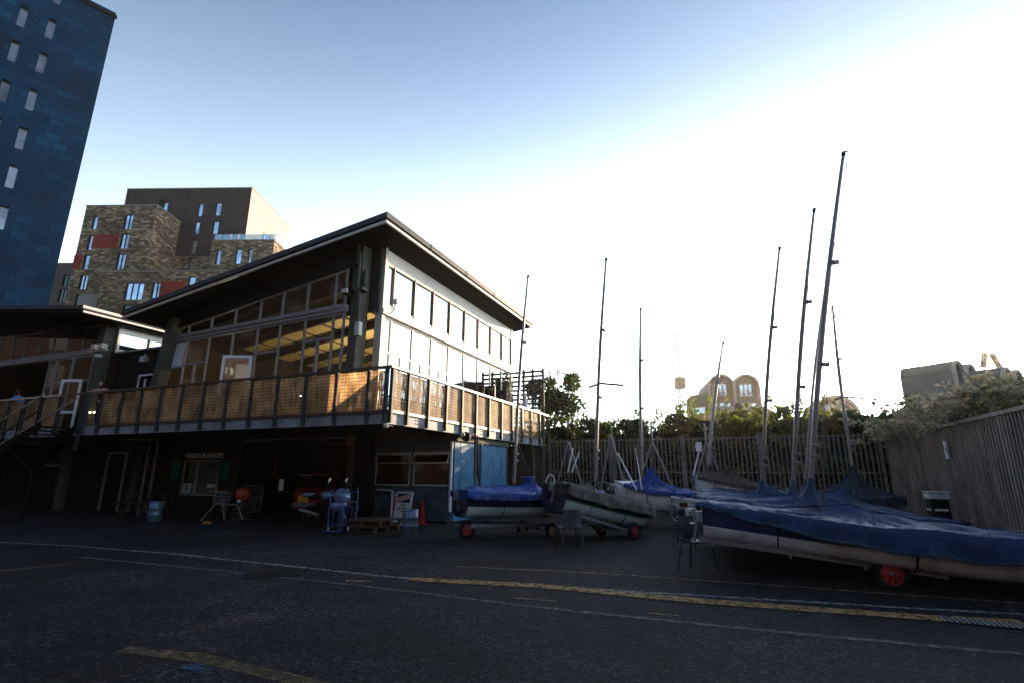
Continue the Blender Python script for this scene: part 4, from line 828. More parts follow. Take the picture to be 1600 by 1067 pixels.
# ================================================================== DISTANT THINGS ON THE RIGHT
def arch_pts(w, h, n=14):    # half section: straight sides then a round top, from left foot to right foot
    r = w/2; pts = [(-r, 0)]; 
    for i in range(n+1): a_ = math.pi-math.pi*i/n; pts.append((r*math.cos(a_), h-r+r*math.sin(a_)))
    return pts+[(r, 0)]
def vault(par, c, ax, w, h, ln, mt=None, rib=.5, face='flatdark', rows=3):
    """barrel vaulted bay: c centre of the front foot, ax = horizontal axis running back"""
    ax = Vector(ax).normalized(); sd_ = Vector((ax.y, -ax.x, 0)); c = Vector(c); pts = arch_pts(w, h)
    P = lambda p, d: c+sd_*p[0]+ZD*p[1]+ax*d
    mb = MB(); n = len(pts)
    for i in range(n-1): mb.quad(P(pts[i], 0), P(pts[i+1], 0), P(pts[i+1], ln), P(pts[i], ln))
    mb.add([P(p, ln) for p in pts], [tuple(range(n))]); build('vault', mb, mt or M['copper'], par)
    for sg in (-1, 1):
        mb = MB()
        for k in range(5): mb.box(c+sd_*sg*(w/2)+ax*(ln*(.08+.19*k))+ZD*h*.5, ax*ln*.09, sd_*sg*.06, ZD*h*.12)
        build('flank_windows', mb, M['flatdark'], par); mb = MB()
        mb.box(c+sd_*sg*(w/2)+ax*.3+ZD*(h-w/2), ax*(ln-.5), sd_*sg*.12, ZD*.18)
        build('eaves_band', mb, M['flatdark'], par)
    mb = MB(); inn = arch_pts(w-2*rib, h-rib)
    for i in range(n-1):
        mb.hexa([P(pts[i], -.5), P(pts[i+1], -.5), P(inn[i+1], -.5), P(inn[i], -.5), P(pts[i], .001), P(pts[i+1], .001), P(inn[i+1], .001), P(inn[i], .001)])
    build('arch_rib', mb, M['trim2'], par)
    mb = MB(); mb.add([P(p, .6) for p in inn], [tuple(range(n))]); fo = build('gable', mb, M[face], par)
    for r_ in range(rows):
        z = h*(.30+.22*r_); ww = (w-2*rib)*(.86 if r_ < 2 else .6)
        mb = MB(); mb.box(c+sd_*(-ww/2)+ZD*z+ax*.1, sd_*ww, ax*.45, ZD*.16); mb.box(c+sd_*(-ww/2)+ZD*(z+.7)+ax*.1, sd_*ww, ax*.1, ZD*.09)
        for k in range(6): mb.box(c+sd_*(-ww/2+ww*k/5.2)+ZD*(z+.16)+ax*.1, sd_*.1, ax*.1, ZD*.54)
        build('balcony', mb, M['trim2'], par)
        mb = MB()
        for k in range(3): mb.box(c+sd_*(-ww/2+ww*(.06+.32*k))+ZD*(z+.2)+ax*.54, sd_*ww*.22, ax*.05, ZD*h*.13)
        build('window', mb, M['skyglass'], par)
M['trim2'] = mat('pale_stone_trim', (.32, .29, .25), .7, var=.15, scale=.6)
D = 105.0
t = thing('arched_flats', 'grey flats with twin barrel arched gables above the hedge', 'building', atY(1147, 640, D))
c1 = atY(1131, 650, D); c2 = atY(1171, 650, D); c1.z = c2.z = 4; h = atY(1147, 584, D).z-4; wv = (c2-c1).length
axb = Vector((.20, 1, 0)); vault(t, c1, axb, wv*.98, h, 14, rib=.38); vault(t, c2, axb, wv*.98, h, 14, rib=.38)
mb = MB(); q0 = c1-Vector((wv*.5, 0, 0)); mb.box(q0+Vector((-2.3, 4, 0)), Vector((2.25, -3.6, 0)), Vector((1.8, 9, 0)), ZD*(h*.78)); build('side_wing', mb, M['copper'], t)
mb = MB(); mb.box(q0+Vector((-2.15, 3.6, h*.55)), Vector((1.6, -2.56, 0)), Vector((-.1, -.06, 0)), ZD*1.2); build('window_strip', mb, M['skyglass'], t)
t = thing('street_lamp', 'globe street lamp standing above the hedge before the arched flats', 'lamp', atY(1158, 665, 40))
q = atY(1158, 665, 40); q.z = 0; zt = atY(1156, 635, 40).z; mb = MB(); mb.tube([q, q+ZD*(zt-.3)], .12, 8); build('pole', mb, M['darkframe'], t)
mb = MB(); mb.lathe([(.1, -.35), (.32, -.1), (.36, .1), (.2, .32), (0, .38)], q+ZD*zt, n=14); build('globe', mb, M['darkframe'], t)
t = thing('brick_terrace', 'low orange brick terrace at the foot of the arched flats', 'building', atY(1150, 660, 80))
a, b = atY(1125, 658, 80), atY(1215, 640, 80); a.z = b.z = 0; mb = MB(); mb.box(a, b-a, Vector((0, 8, 0)), ZD*atY(1170, 645, 80).z); build('wall', mb, M['tanbrick'], t)
mb = MB(); zz = atY(1170, 645, 80).z; mb.prism([a+ZD*zz, a+Vector((0, 8, 0))+ZD*zz, a+Vector((0, 4, 0))+ZD*(zz+1.6)], b-a); build('roof', mb, M['copper'], t)
D = 120.0
t = thing('rounded_flats', 'hazy flats with one big round arch left of the sun', 'building', atY(1307, 650, D))
q = atY(1310, 660, D); q.z = 2; vault(t, q, Vector((.3, 1, 0)), 9.5, atY(1310, 617, D).z-2, 12, rib=.7)
D = 90.0
t = thing('barrel_flats', 'long barrel vaulted flats right of the sun, pair of arches at the end', 'building', atY(1480, 620, D))
for k, (px, py) in enumerate(((1508, 563), (1527, 568))):
    q = atY(px, 640, D+k*4); z = atY(px, py, D+k*4).z; q.z = 2; vault(t, q, Vector((-.50, .86, 0)), 4.2, z-2, 8, rib=.35, rows=2)
t = thing('far_barrel_flats', 'long barrel vaulted flats at the right edge behind the pale bushes', 'building', atY(1560, 620, D))
for k, (px, py) in enumerate(((1583, 573), (1600, 577))):
    q = atY(px, 640, D+k*4); z = atY(px, py, D+k*4).z; q.z = 2; vault(t, q, Vector((-.50, .86, 0)), 4.2, z-2, 8, rib=.35, rows=2)
# cranes
def lattice(mb, a, b, w, n, r=.05):
    a = Vector(a); b = Vector(b); d = (b-a).normalized(); x = d.orthogonal().normalized(); y = d.cross(x)
    cs = [(x+y)*w/2, (x-y)*w/2, (-x-y)*w/2, (-x+y)*w/2]
    for c in cs: mb.tube([a+c, b+c], r, 4)
    for i in range(n):
        for k in range(4): mb.tube([a.lerp(b, i/n)+cs[k], a.lerp(b, (i+1)/n)+cs[(k+1) % 4]], r*.6, 3, cap=False)
D = 200.0; base = atY(1064, 660, D); base.z = 0; cab = atY(1062.5, 598, D); tip = atY(1055.5, 522, D)
t = thing('tower_crane', 'thin tower crane with raised jib beyond the hedge', 'crane', base)
mb = MB(); lattice(mb, base, Vector((base.x, base.y, cab.z)), 1.6, 18, .22); build('mast', mb, M['crane'], t)
mb = MB(); mb.cbox(cab, 3.4, 3, 4.2); build('cab', mb, M['crane'], t)
mb = MB(); lattice(mb, cab+ZD*2, tip, 1.0, 14, .16); build('jib', mb, M['crane'], t)
D = 130.0
for (x0, y0, x1, y1, lb) in ((1534, 571, 1537, 541, 'slim upright site crane jib above the barrel flats, left of a pair'), (1563, 571, 1549, 547, 'leaning site crane jib above the barrel flats, right of a pair')):
    a, b = atY(x0, y0, D), atY(x1, y1, D); t = thing('site_crane', lb, 'crane', (a.x, a.y, 0), group='small site cranes')
    mb = MB(); lattice(mb, Vector((a.x, a.y, 0)), a, 1.0, 8, .08); build('mast', mb, M['steel'], t)
    mb = MB(); mb.tube([a, b, b+Vector((1.0 if x1 < 1540 else -1.2, 0, .9))], [.12, .07, .05], 5); build('jib', mb, M['steel'], t)
    mb = MB(); m_ = a.lerp(b, .15); mb.box(m_-Vector((.5, .4, 1.2)), Vector((1.0, 0, 0)), Vector((0, .8, 0)), (b-a).normalized()*4); build('engine_housing', mb, M['tanbrick'], t)

# ================================================================== FENCES
FU = 12.2
def palisade(w0_, w1_, lb):
    t = thing('palisade_fence', lb, 'fence', FB(FU, (w0_+w1_)/2, 0), group='steel gate sections of the yard fence')
    mb = MB(); mb.bb(FU-.03, FU+.03, w1_+.02, w0_-.02, 2.90, 2.95); mb.bb(FU-.03, FU+.03, w1_+.02, w0_-.02, .25, .31); mb.bb(FU-.03, FU+.03, w1_+.02, w0_-.02, 1.55, 1.60); build('rails', mb, M['fence'], t)
    n = int((w0_-w1_)/.165)
    for i in range(n):
        w = w0_-.08-i*(w0_-w1_-.1)/n; mb = MB(); mb.bb(FU-.075, FU-.032, w-.022, w+.022, .06, 2.99-.012*noise.noise(Vector((w, 0, 0)))); build('paling', mb, M['fence'], t)
    for w in (w0_-.035, w1_+.035): mb = MB(); mb.bb(FU-.05, FU+.05, w-.05, w+.05, 0, 3.08); build('post', mb, M['fence'], t)
palisade(-.15, -3.1, 'palisade fence section nearest the balcony end'); palisade(-3.12, -6.0, 'palisade fence section behind the white and navy dinghy'); palisade(-6.02, -8.9, 'palisade fence section behind the brown covered dinghy'); palisade(-8.92, -12.95, 'palisade fence section meeting the corrugated fence in the corner')
CF = thing('corrugated_fence', 'tall corrugated rusty brown sheet fence along the right side', 'fence', FB(5, -13.1, 0))
for k in range(15):
    u1 = 12.1-k*1.05; mb = MB(); nseg = 28; P = []
    for i in range(nseg+1):
        u = u1-1.05*i/nseg; d = .07*(1 if (i//2) % 2 else -1); P.append((u, d))
    for i in range(nseg):
        a, b = P[i], P[i+1]; mb.quad(FB(a[0], -13.1+a[1], 0), FB(b[0], -13.1+b[1], 0), FB(b[0], -13.1+b[1], 2.70), FB(a[0], -13.1+a[1], 2.70))
    build('sheet', mb, M['corr'], CF)
mb = MB(); mb.bb(-3.6, 12.1, -13.2, -13.0, 2.702, 2.78); build('top_rail', mb, M['corr'], CF)
mb = MB(); mb.bb(5.9, 6.05, -13.0, -12.95, 1.9, 2.35); build('bracket', mb, M['whiteframe'], CF)

# ================================================================== TREES AND HEDGE
def leaves(mb, c, rad, n, size, dens=.55, stretch=1.0):
    c = Vector(c)
    for _ in range(n):
        v = Vector((random.gauss(0, 1), random.gauss(0, 1), random.gauss(0, 1))).normalized(); r = random.random()**.35
        p = Vector((v.x*rad[0], v.y*rad[1], v.z*rad[2]))*r
        q = c+p
        if noise.noise(q*1.1)+.35*noise.noise(q*3.1) < -.12: continue
        s_ = size*random.uniform(.6, 1.5); a = Vector((random.gauss(0, 1), random.gauss(0, 1), random.gauss(0, .6))).normalized(); b = a.orthogonal().normalized(); b.rotate(Matrix.Rotation(random.uniform(0, 6.28), 3, a)); e = a.cross(b)
        mb.add([q-b*s_*.5, q+e*s_*.32, q+b*s_*.6*stretch, q-e*s_*.32], [(0, 1, 2, 3)])
def bush(name, lb, c, rad, n, size, mt, cat='bush', group=None, core=.72, spikes=14):
    t = thing(name, lb, cat, (c[0], c[1], 0), group=group); mb = MB(); leaves(mb, c, rad, n, size)
    # lumps standing proud of the outline and wispy shoots on top
    for k in range(9):
        a = random.uniform(0, 6.28); cc = Vector(c)+Vector((math.cos(a)*rad[0]*.75, math.sin(a)*rad[1]*.6, random.uniform(.2, .85)*rad[2])); rr = random.uniform(.25, .42)*min(rad); leaves(mb, cc, (rr*1.2, rr, rr), n//14, size)
    for k in range(spikes):
        a = random.uniform(-1, 1); p = Vector(c)+Vector((a*rad[0], random.uniform(-.4, .4)*rad[1], rad[2]*math.sqrt(max(0, 1-a*a))*.95)); d = Vector((random.gauss(0, .35), random.gauss(0, .2), 1)).normalized(); ln = random.uniform(.3, .9)*min(1.2, rad[2]*.5)
        for j in range(int(ln/.07)):
            q = p+d*j*.07; leaves(mb, q, (.07, .07, .07), 2, size*.9)
    build('crown', mb, mt, t)
    tr = MB()
    for k in range(3): a = k*2.1; tr.tube([Vector((c[0]+.1*math.cos(a), c[1]+.1*math.sin(a), 0)), Vector(c)+Vector((math.cos(a)*rad[0]*.4, math.sin(a)*rad[1]*.4, 0))], [.09, .03], 6)
    build('trunk', tr, M['bark'], t)
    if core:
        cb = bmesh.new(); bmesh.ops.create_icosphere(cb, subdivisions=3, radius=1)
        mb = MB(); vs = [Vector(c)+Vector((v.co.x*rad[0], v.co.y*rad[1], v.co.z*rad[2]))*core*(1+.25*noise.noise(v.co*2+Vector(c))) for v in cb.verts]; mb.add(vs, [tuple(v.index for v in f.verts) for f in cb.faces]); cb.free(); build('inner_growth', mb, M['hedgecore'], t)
    return t
HG = 'overgrown hedge bushes behind the yard fence'
hb = [(868, 655, 24.5, 2.2, 'dense hedge bush just past the balcony end'), (925, 662, 24.0, 2.1, 'hedge bush behind the mast of the navy and white dinghy'), (985, 660, 24.4, 2.2, 'hedge bush left of the mast with blue tent cover'), (1045, 655, 24.0, 2.3, 'hedge bush under the thin tower crane'), (1100, 642, 24.2, 2.6, 'taller hedge bush left of the globe lamp'), (1160, 655, 23.6, 2.3, 'hedge bush right below the globe lamp'), (1215, 640, 24.3, 2.5, 'tall hedge bush right of the arched flats'), (1270, 645, 23.8, 2.4, 'hedge bush behind the close pair of masts'), (1330, 650, 24.0, 2.3, 'hedge bush left of the sun in the fence corner'), (1385, 652, 24.0, 2.4, 'glowing hedge bush directly under the sun'), (1440, 640, 24.0, 2.6, 'hedge bush right of the sun behind the corrugated fence')]
for i, (px, py, Y, r_, lb) in enumerate(hb):
    w_, z_ = onU(px, py, 14.6+.2*(i % 3)); q = FB(14.6+.2*(i % 3), w_, z_); top = q.z; rz = top/2+.15
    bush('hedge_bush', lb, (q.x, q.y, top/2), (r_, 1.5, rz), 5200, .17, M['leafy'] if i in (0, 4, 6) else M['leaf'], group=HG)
q = atY(872, 628, 27)
t = bush('small_tree', 'small airy tree rising over the hedge beside the slatted screen', (q.x-.3, q.y, q.z+.1), (1.45, 1.2, 1.25), 2600, .17, M['leaf'], cat='tree', core=.45, spikes=10)
q2 = atY(898, 640, 27); t = bush('small_tree', 'thin open tree leaning right of the first tree over the hedge', (q2.x-.2, q2.y, q2.z), (.9, .8, .7), 500, .15, M['leaf'], cat='tree', core=0, spikes=8)
# pale spiky shrubs hanging over the corrugated fence
def frond_bush(lb, u, w, z0, n, spread, ln):
    t = thing('pale_shrub', lb, 'shrub', FB(u, w, 0), group='pale feathery shrubs over the corrugated fence'); mb = MB(); st = MB()
    for k in range(n):
        a = random.uniform(0, 6.28); p = FB(u, w, z0-.4)+Vector((random.gauss(0, spread), random.gauss(0, spread*.7), random.uniform(-.5, .35)))
        d = Vector((math.cos(a), math.sin(a), random.uniform(.15, 1.1))).normalized(); L_ = ln*random.uniform(.5, 1.2); pts = []
        for j in range(9): s_ = j/8; pts.append(p+d*L_*s_-ZD*(.35*L_*s_*s_))
        st.tube(pts, [.008*(1-.8*j/8) for j in range(9)], 3, cap=False)
        for j in range(2, 9):
            for m_ in range(4):
                q = pts[j]; dd = (pts[j]-pts[j-1]).normalized(); v = Vector((random.gauss(0, 1), random.gauss(0, 1), random.gauss(0, 1))).normalized(); v = (v+dd*.9).normalized(); s2 = .17*random.uniform(.6, 1.3); e = v.cross(dd).normalized()*s2*.22 if v.cross(dd).length > .01 else Vector((.01, 0, 0))
                mb.add([q, q+v*s2*.5+e, q+v*s2, q+v*s2*.5-e], [(0, 1, 2, 3)])
    build('fronds', mb, M['spiky'], t); build('stems', st, M['bark'], t)
    mb = MB(); leaves(mb, FB(u, w-.6, z0-.9), (spread*2, spread*1.2, 1.0), 2500, .13); build('undergrowth', mb, M['leafy'], t)
for (u, w, z, lb) in ((11.0, -14.0, 3.25, 'pale feathery shrub in the fence corner under the sun'), (9.3, -14.1, 3.35, 'pale feathery shrub second from the fence corner'), (7.7, -14.2, 3.4, 'pale feathery shrub halfway along the corrugated fence'), (6.3, -14.3, 3.45, 'pale feathery shrub before the barrel flats'), (5.0, -14.4, 3.5, 'pale feathery shrub nearest the right edge')):
    frond_bush(lb, u, w, z, 110, .75, 1.15)

# ================================================================== DINGHIES
def lerp(a, b, t): return a+(b-a)*t
def hull_sections(L_, B, D_, n=24):
    """returns list of sections; each a list of (y,z) from port gunwale round the keel to starboard gunwale"""
    out = []
    for i in range(n+1):
        s_ = i/n; b = B/2*(.80+.20*math.sin(min(1, s_/.45)*math.pi/2)) if s_ < .45 else B/2*max(.03, (1-((s_-.45)/.55)**2.3)**.62 if s_ < 1 else .03)
        sheer = D_*(1+.10*(2*s_-.9)**2); keel = D_*.04 + D_*.62*max(0, (s_-.62)/.38)**2.2; sec = []
        for k in range(25):
            a = k/24; th = math.pi*a; y = math.cos(th); zz = math.sin(th)
            y = b*(abs(y)**.36)*(1 if y >= 0 else -1); z_ = sheer-(sheer-keel)*(zz**.9); sec.append((y, z_))
        out.append((L_*s_, sec))
    return out
def boat(lb, loc, az, pitch, L_, B, D_, up, low, cover, cmat, mast=None, name='dinghy', roll=0, grp=None, stripe=None, split=.52, zk=0, tent=.45, mx=.6, drop=.22, rear=.12, drop0=None):
    """loc: world point under the keel at the transom; x forward to the bow"""
    t = bpy.data.objects.new(name, None); COL.objects.link(t); t['label'] = lb; t['category'] = 'boat'
    if grp: t['group'] = grp
    t.location = loc; t.rotation_mode = 'XYZ'; t.rotation_euler = (R(roll), R(pitch), R(90-az))
    sec = hull_sections(L_, B, D_); mb = MB(); m_ = len(sec[0][1]); zs = D_*split
    vs = []; fs = []; mi = []
    # split at the waterline colour: add the row structure, colour by height of the face centre
    for (x, s_) in sec:
        for (y, z) in s_: vs.append(Vector((x, y, z)))
    for i in range(len(sec)-1):
        for k in range(m_-1):
            a, b, c, d = i*m_+k, i*m_+k+1, (i+1)*m_+k+1, (i+1)*m_+k; zc_ = (math.sin(math.pi*(k+.5)/(m_-1))**.9)
            mb.add([vs[a], vs[b], vs[c], vs[d]], [(0, 1, 2, 3)], 0 if zc_ < 1-split or zc_ > .985 else 1, True)
    mb.add([Vector((0, y, z)) for (y, z) in sec[0][1]], [tuple(range(m_))], 0)
    h = build('hull', mb, [up, low], t)
    bm = bmesh.new(); bm.from_mesh(h.data); bmesh.ops.remove_doubles(bm, verts=bm.verts, dist=.0005); bm.to_mesh(h.data); bm.free()
    mb = MB()
    for sd_ in (0, m_-1): mb.tube([Vector((x, s_[sd_][0], s_[sd_][1])) for (x, s_) in sec], .022, 6)
    build('gunwale', mb, up, t)
    if stripe:
        mb = MB()
        for sg in (1, -1):
            P = []; kk = min(range(13), key=lambda k: abs(math.sin(math.pi*k/24)**.9-(1-split)))
            for (x, s_) in sec[:-2]: P.append(Vector((x, sg*(abs(s_[kk][0])+.006), s_[kk][1])))
            mb.tube(P, .014, 5)
        build('coloured_line', mb, stripe, t)
    # deck under the cover
    mb = MB()
    for i in range(len(sec)-1): (x, s_), (x2, s2) = sec[i], sec[i+1]; mb.quad((x, s_[0][0]*.99, s_[0][1]-.02), (x, s_[-1][0]*.99, s_[-1][1]-.02), (x2, s2[-1][0]*.99, s2[-1][1]-.02), (x2, s2[0][0]*.99, s2[0][1]-.02))
    build('deck', mb, low, t)
    # cover: tent hung from the mast, ridge falling to bow and stern, skirt over the gunwale
    xm = L_*mx; c0, c1 = cover
    nx, ny = 110, 44; P = []; ph = random.uniform(0, 9)
    for i in range(nx+1):
        s_ = lerp(c0, c1, i/nx); x = L_*s_; si = min(len(sec)-1.001, s_*(len(sec)-1)); f = si-int(si); A, Bq = sec[int(si)][1], sec[int(si)+1][1]; b = lerp(A[0][0], Bq[0][0], f)+.035; zg_ = lerp(A[0][1], Bq[0][1], f)
        dm = abs(x-xm)/(L_*(c1-mx) if x > xm else L_*(mx-c0)); dm = min(1, dm)
        ridge = tent*(math.exp(-dm*5.5)*.62+.38*(1-dm)**1.2)+ (rear if x < xm else .05*0)*(1-max(0, dm-.8)*3) 
        row = []
        for k in range(ny+1):
            v = -1+2*k/ny; sk = .18      # |v|>1-sk is skirt
            if abs(v) <= 1-sk:
                q = abs(v)/(1-sk); y = b*q*(1 if v >= 0 else -1); z = zg_+.03+ridge*(1-q)**(1.25+.9*math.exp(-dm*5))
                z -= .05*math.sin(q*math.pi)*(1-dm*.5)
                # folds radiating from the mast
                ang = math.atan2(y, (x-xm)+1e-4); z += .026*math.sin(ang*19+ph+3*noise.noise(Vector((x, y, ph))))*(.25+q)*math.sin(q*math.pi)*1.3 + .035*noise.noise(Vector((x*2.2, y*3, ph))) + .020*abs(noise.noise(Vector((x*6+y*3, y*7, ph)))) + .012*noise.noise(Vector((x*14, y*9-x*6, ph)))
            else:
                q = (abs(v)-(1-sk))/sk; sg = 1 if v > 0 else -1; y = sg*(b+.02+.03*q+.02*math.sin(x*9+ph)*q+(.014*math.sin(x*27+4*noise.noise(Vector((x*2, ph, 0))))+.045*noise.noise(Vector((x*6, q*2, ph+sg))))*q+.012*noise.noise(Vector((x*16, q*5, ph)))); z = zg_+.03-lerp(drop0 if drop0 is not None else drop, drop, min(1, s_/.35))*q*(1+.07*math.sin(x*2.1+ph)+.05*math.sin(x*7+2*ph))
            row.append(Vector((x, y, z)))
        P.append(row)
    mb = MB(); vs = [v for r_ in P for v in r_]; fs = []
    for i in range(nx):
        for k in range(ny): a = i*(ny+1)+k; fs.append((a, a+1, a+ny+2, a+ny+1))
    mb.add(vs, fs, 0, True); mb.add(P[0]+[Vector((P[0][0].x, 0, P[0][0].z-.05))], [tuple(range(ny+2))]); build('cover', mb, cmat, t)
    for i_ in (24, 50, 76, 96):      # sewn seams across the cloth, one along the ridge
        mb = MB(); mb.tube([v+Vector((0, 0, .004)) for v in P[i_][2:-2]], .007, 4, cap=False); build('seam', mb, M['seam'], t)
    mb = MB(); mb.tube([r_[ny//2]+Vector((0, 0, .003)) for r_ in P[3:-3]], .008, 4, cap=False); build('seam', mb, M['seam'], t)
    mb = MB()
    for sg in (-1, 1):
        for r_ in P[6:-6:6]: q_ = r_[2 if sg < 0 else -3]; mb.lathe([(0, -.003), (.009, -.002), (.009, .002), (0, .003)], q_+Vector((0, sg*.006, 0)), (0, 1, 0), 8)
    build('eyelets', mb, M['seam'], t)
    for sg in (-1, 1):      # lashing line with eyelets along the hem
        hem = [r_[0 if sg < 0 else -1]+Vector((0, sg*.006, .02)) for r_ in P[4:-4:2]]; mb = MB(); mb.tube([h_+Vector((0, 0, .012*(i_ % 2))) for i_, h_ in enumerate(hem)], .005, 4); build('hem_cord', mb, M['rope2'], t)
    # straps round the hull
    for xs_ in (.2, .52, .8):
        si = xs_*(len(sec)-1); A = sec[int(si)][1]; x = L_*xs_; mb = MB(); mb.tube([Vector((x+.04*k_/12, y*1.03, z-.012 if 7 < k_ < 17 else z)) for k_, (y, z) in enumerate(A)], .011, 5); build('strap', mb, M['strap'], t)
    # stern gear: pintles and a rudder stock
    mb = MB(); mb.tube([(-.05, 0, D_*.3), (-.05, 0, D_*1.15)], .02, 6); mb.cbox((-.04, 0, D_*.45), .07, .08, .05); mb.cbox((-.04, 0, D_*.85), .07, .08, .05); mb.cbox((-.10, 0, D_*.95), .14, .05, .22); build('rudder_fittings', mb, M['steel'], t)
    bpy.context.view_layer.update()
    if mast:
        top, foot, rad, mode = mast; inv = t.matrix_world.inverted(); a = inv @ Vector(foot); b = inv @ Vector(top)
        mb = MB(); n = 10; pts = [a.lerp(b, i/n)+Vector((0, 0, 0))-Vector((.05*math.sin(math.pi*i/n), 0, 0)) for i in range(n+1)]
        mb.tube(pts, [rad*(1 if i < 6 else 1-.45*(i-6)/4) for i in range(n+1)], 10); mo = build('mast', mb, M['alloy'], t)
        mb = MB(); mb.lathe([(rad*.6, 0), (rad*.75, .02), (rad*.75, .08), (0, .10)], b-(b-a).normalized()*.06, (b-a).normalized(), 8); mb.tube([b+Vector((0, 0, .03)), b+Vector((.07, 0, .02))], .012, 5); build('masthead', mb, M['black'], mo)
        d = (b-a).normalized()
        for s_ in (.10, .13, .36, .66): mb = MB(); q = a.lerp(b, s_); mb.lathe([(rad+.001, -.03), (rad+.012, -.02), (rad+.012, .02), (rad+.001, .03)], q, d, 10); mb.cbox(q+Vector((rad+.02, 0, 0)), .05, .03, .07); build('mast_fitting', mb, M['steel'], mo)
        if 's' in mode:
            q = a.lerp(b, .42)
            rq = t.matrix_world.to_3x3().inverted()
            for sx_, dz_ in ((-.30, -.10), (.60, -.05)): mb = MB(); mb.tube([q, q+rq @ Vector((sx_, 0, dz_))], .03, 5); build('spreader', mb, M['black'], mo)
        if 'w' in mode:
            for (ex, ey) in ((L_*.98, 0), (xm-.4, B*.48), (xm-.4, -B*.48)):
                mb = MB(); mb.tube([a.lerp(b, .72), Vector((ex, ey, D_+.05))], .0045, 4, cap=False); build('stay', mb, M['crane'], mo)
            mb = MB(); mb.tube([a.lerp(b, k_/8)+Vector((rad+.012+.05*math.sin(k_*.39), .02*math.sin(k_), 0)) for k_ in range(1, 9)], .005, 4, cap=False); build('halyard', mb, M['rope2'], mo)
        if 'c' in mode:   # cover collar tied round the mast
            mb = MB(); mb.lathe([(rad*3.6, -.16), (rad*2.2, -.05), (rad*1.35, .06), (rad*1.3, .16), (rad+.004, .17)], a.lerp(b, .0)+d*.05, d, 12); build('collar', mb, cmat, mo)
    return t
def wheel(par, c, ax, r=.22, wd=.12, rim=None):
    c = Vector(c); ax = Vector(ax).normalized(); mb = MB(); mb.lathe([(r*.62, -wd*.45), (r*.86, -wd*.5), (r*.98, -wd*.28), (r, 0), (r*.98, wd*.28), (r*.86, wd*.5), (r*.62, wd*.45), (r*.62, -wd*.45)], c, ax, 28); w = build('tyre', mb, M['rubber'], par)
    mb = MB(); mb.lathe([(r*.64, -wd*.40), (r*.66, -wd*.42), (r*.58, -wd*.40), (r*.55, -wd*.15), (r*.55, wd*.15), (r*.58, wd*.40), (r*.66, wd*.42), (r*.64, wd*.40)], c, ax, 28); a = ax.orthogonal().normalized(); b = ax.cross(a)
    for k in range(8): an = k*math.pi/4; dd = a*math.cos(an)+b*math.sin(an); ee = a*-math.sin(an)+b*math.cos(an); mb.box(c+dd*r*.1-ee*.015-ax*wd*.38, dd*r*.5, ee*.03, ax*wd*.76)
    mb.lathe([(0, -wd*.30), (r*.54, -wd*.30), (r*.54, wd*.30), (0, wd*.30)], c, ax, 20, 0)
    build('rim', mb, rim or M['redrim'], w); mb = MB(); mb.lathe([(0, -wd*.5), (r*.14, -wd*.48), (r*.14, wd*.48), (0, wd*.5)], c, ax, 10); build('hub', mb, M['steel'], w)
def trolley(lb, p0, p1, wc, wr, width, rim=None, tail=.8):
    """p0: raised handle end, p1: point of the near rail above the wheel; wc: near wheel centre"""
    t = thing('launching_trolley', lb, 'trailer', Vector((wc[0], wc[1], 0)), group='boat launching trolleys'); p0 = Vector(p0); p1 = Vector(p1); d = (p1-p0).normalized(); h = Vector((d.x, d.y, 0)).normalized(); nn = Vector((-h.y, h.x, 0))   # left of travel = far side
    for k in (0, 1): mb = MB(); o = nn*width*k; mb.box(p0+o-nn*.03, d*((p1-p0).length+tail), nn*.06, ZD*.07); build('side_rail', mb, M['steel'], t)
    for s_ in (.08, .55, .95): mb = MB(); q = p0.lerp(p1, s_); mb.tube([q-ZD*.03, q+nn*width-ZD*.03], .025, 8); build('cross_bar', mb, M['steel'], t)
    wc = Vector(wc); mb = MB(); mb.tube([wc, wc+nn*(width+.1)], .022, 8); build('axle', mb, M['steel'], t)
    wheel(t, wc-nn*.02, nn, wr, .11, rim); wheel(t, wc+nn*(width+.12), nn, wr, .11, rim)
    for k in (0, 1): mb = MB(); q = wc+nn*(.10+(width-.14)*k); mb.box(q-h*.04+ZD*.0, h*.08, nn*.05, ZD*max(.06, (p1.z+.0)-wc.z)); build('axle_bracket', mb, M['steel'], t)
    return t
BG = 'dinghies laid up under covers in the yard'
def pt(x, y, Y): return atY(x, y, Y)
def near_to_loc(p, az, B, D_gun, az_off=1):
    """from the near (starboard) stern gunwale point to the keel point under the transom centre"""
    hd = Vector((math.sin(R(az)), math.cos(R(az)), 0)); left = Vector((-hd.y, hd.x, 0)); return Vector(p)+left*(B*.40)-ZD*D_gun
# 1 big front dinghy
p = pt(1092, 786, 8.75)
b5 = boat('large navy and white dinghy nearest the camera under a taut blue cover', near_to_loc(p, 121, 1.75, .62), 121, 4.5, 5.1, 1.75, .56, M['bluegel'], M['gelwhite'], (-.01, 1.0), M['coverblue'], (pt(1318, 240, 7.75), pt(1266, 768, 8.5), .042, 'cw'), grp=BG, split=.52, mx=.40, tent=.20, drop=.30, drop0=.06, rear=.02)
trolley('galvanised trolley with a red rimmed wheel under the nearest dinghy', pt(1092, 845, 8.72), pt(1368, 887, 7.75), pt(1392, 895, 7.62), .225, 1.2)
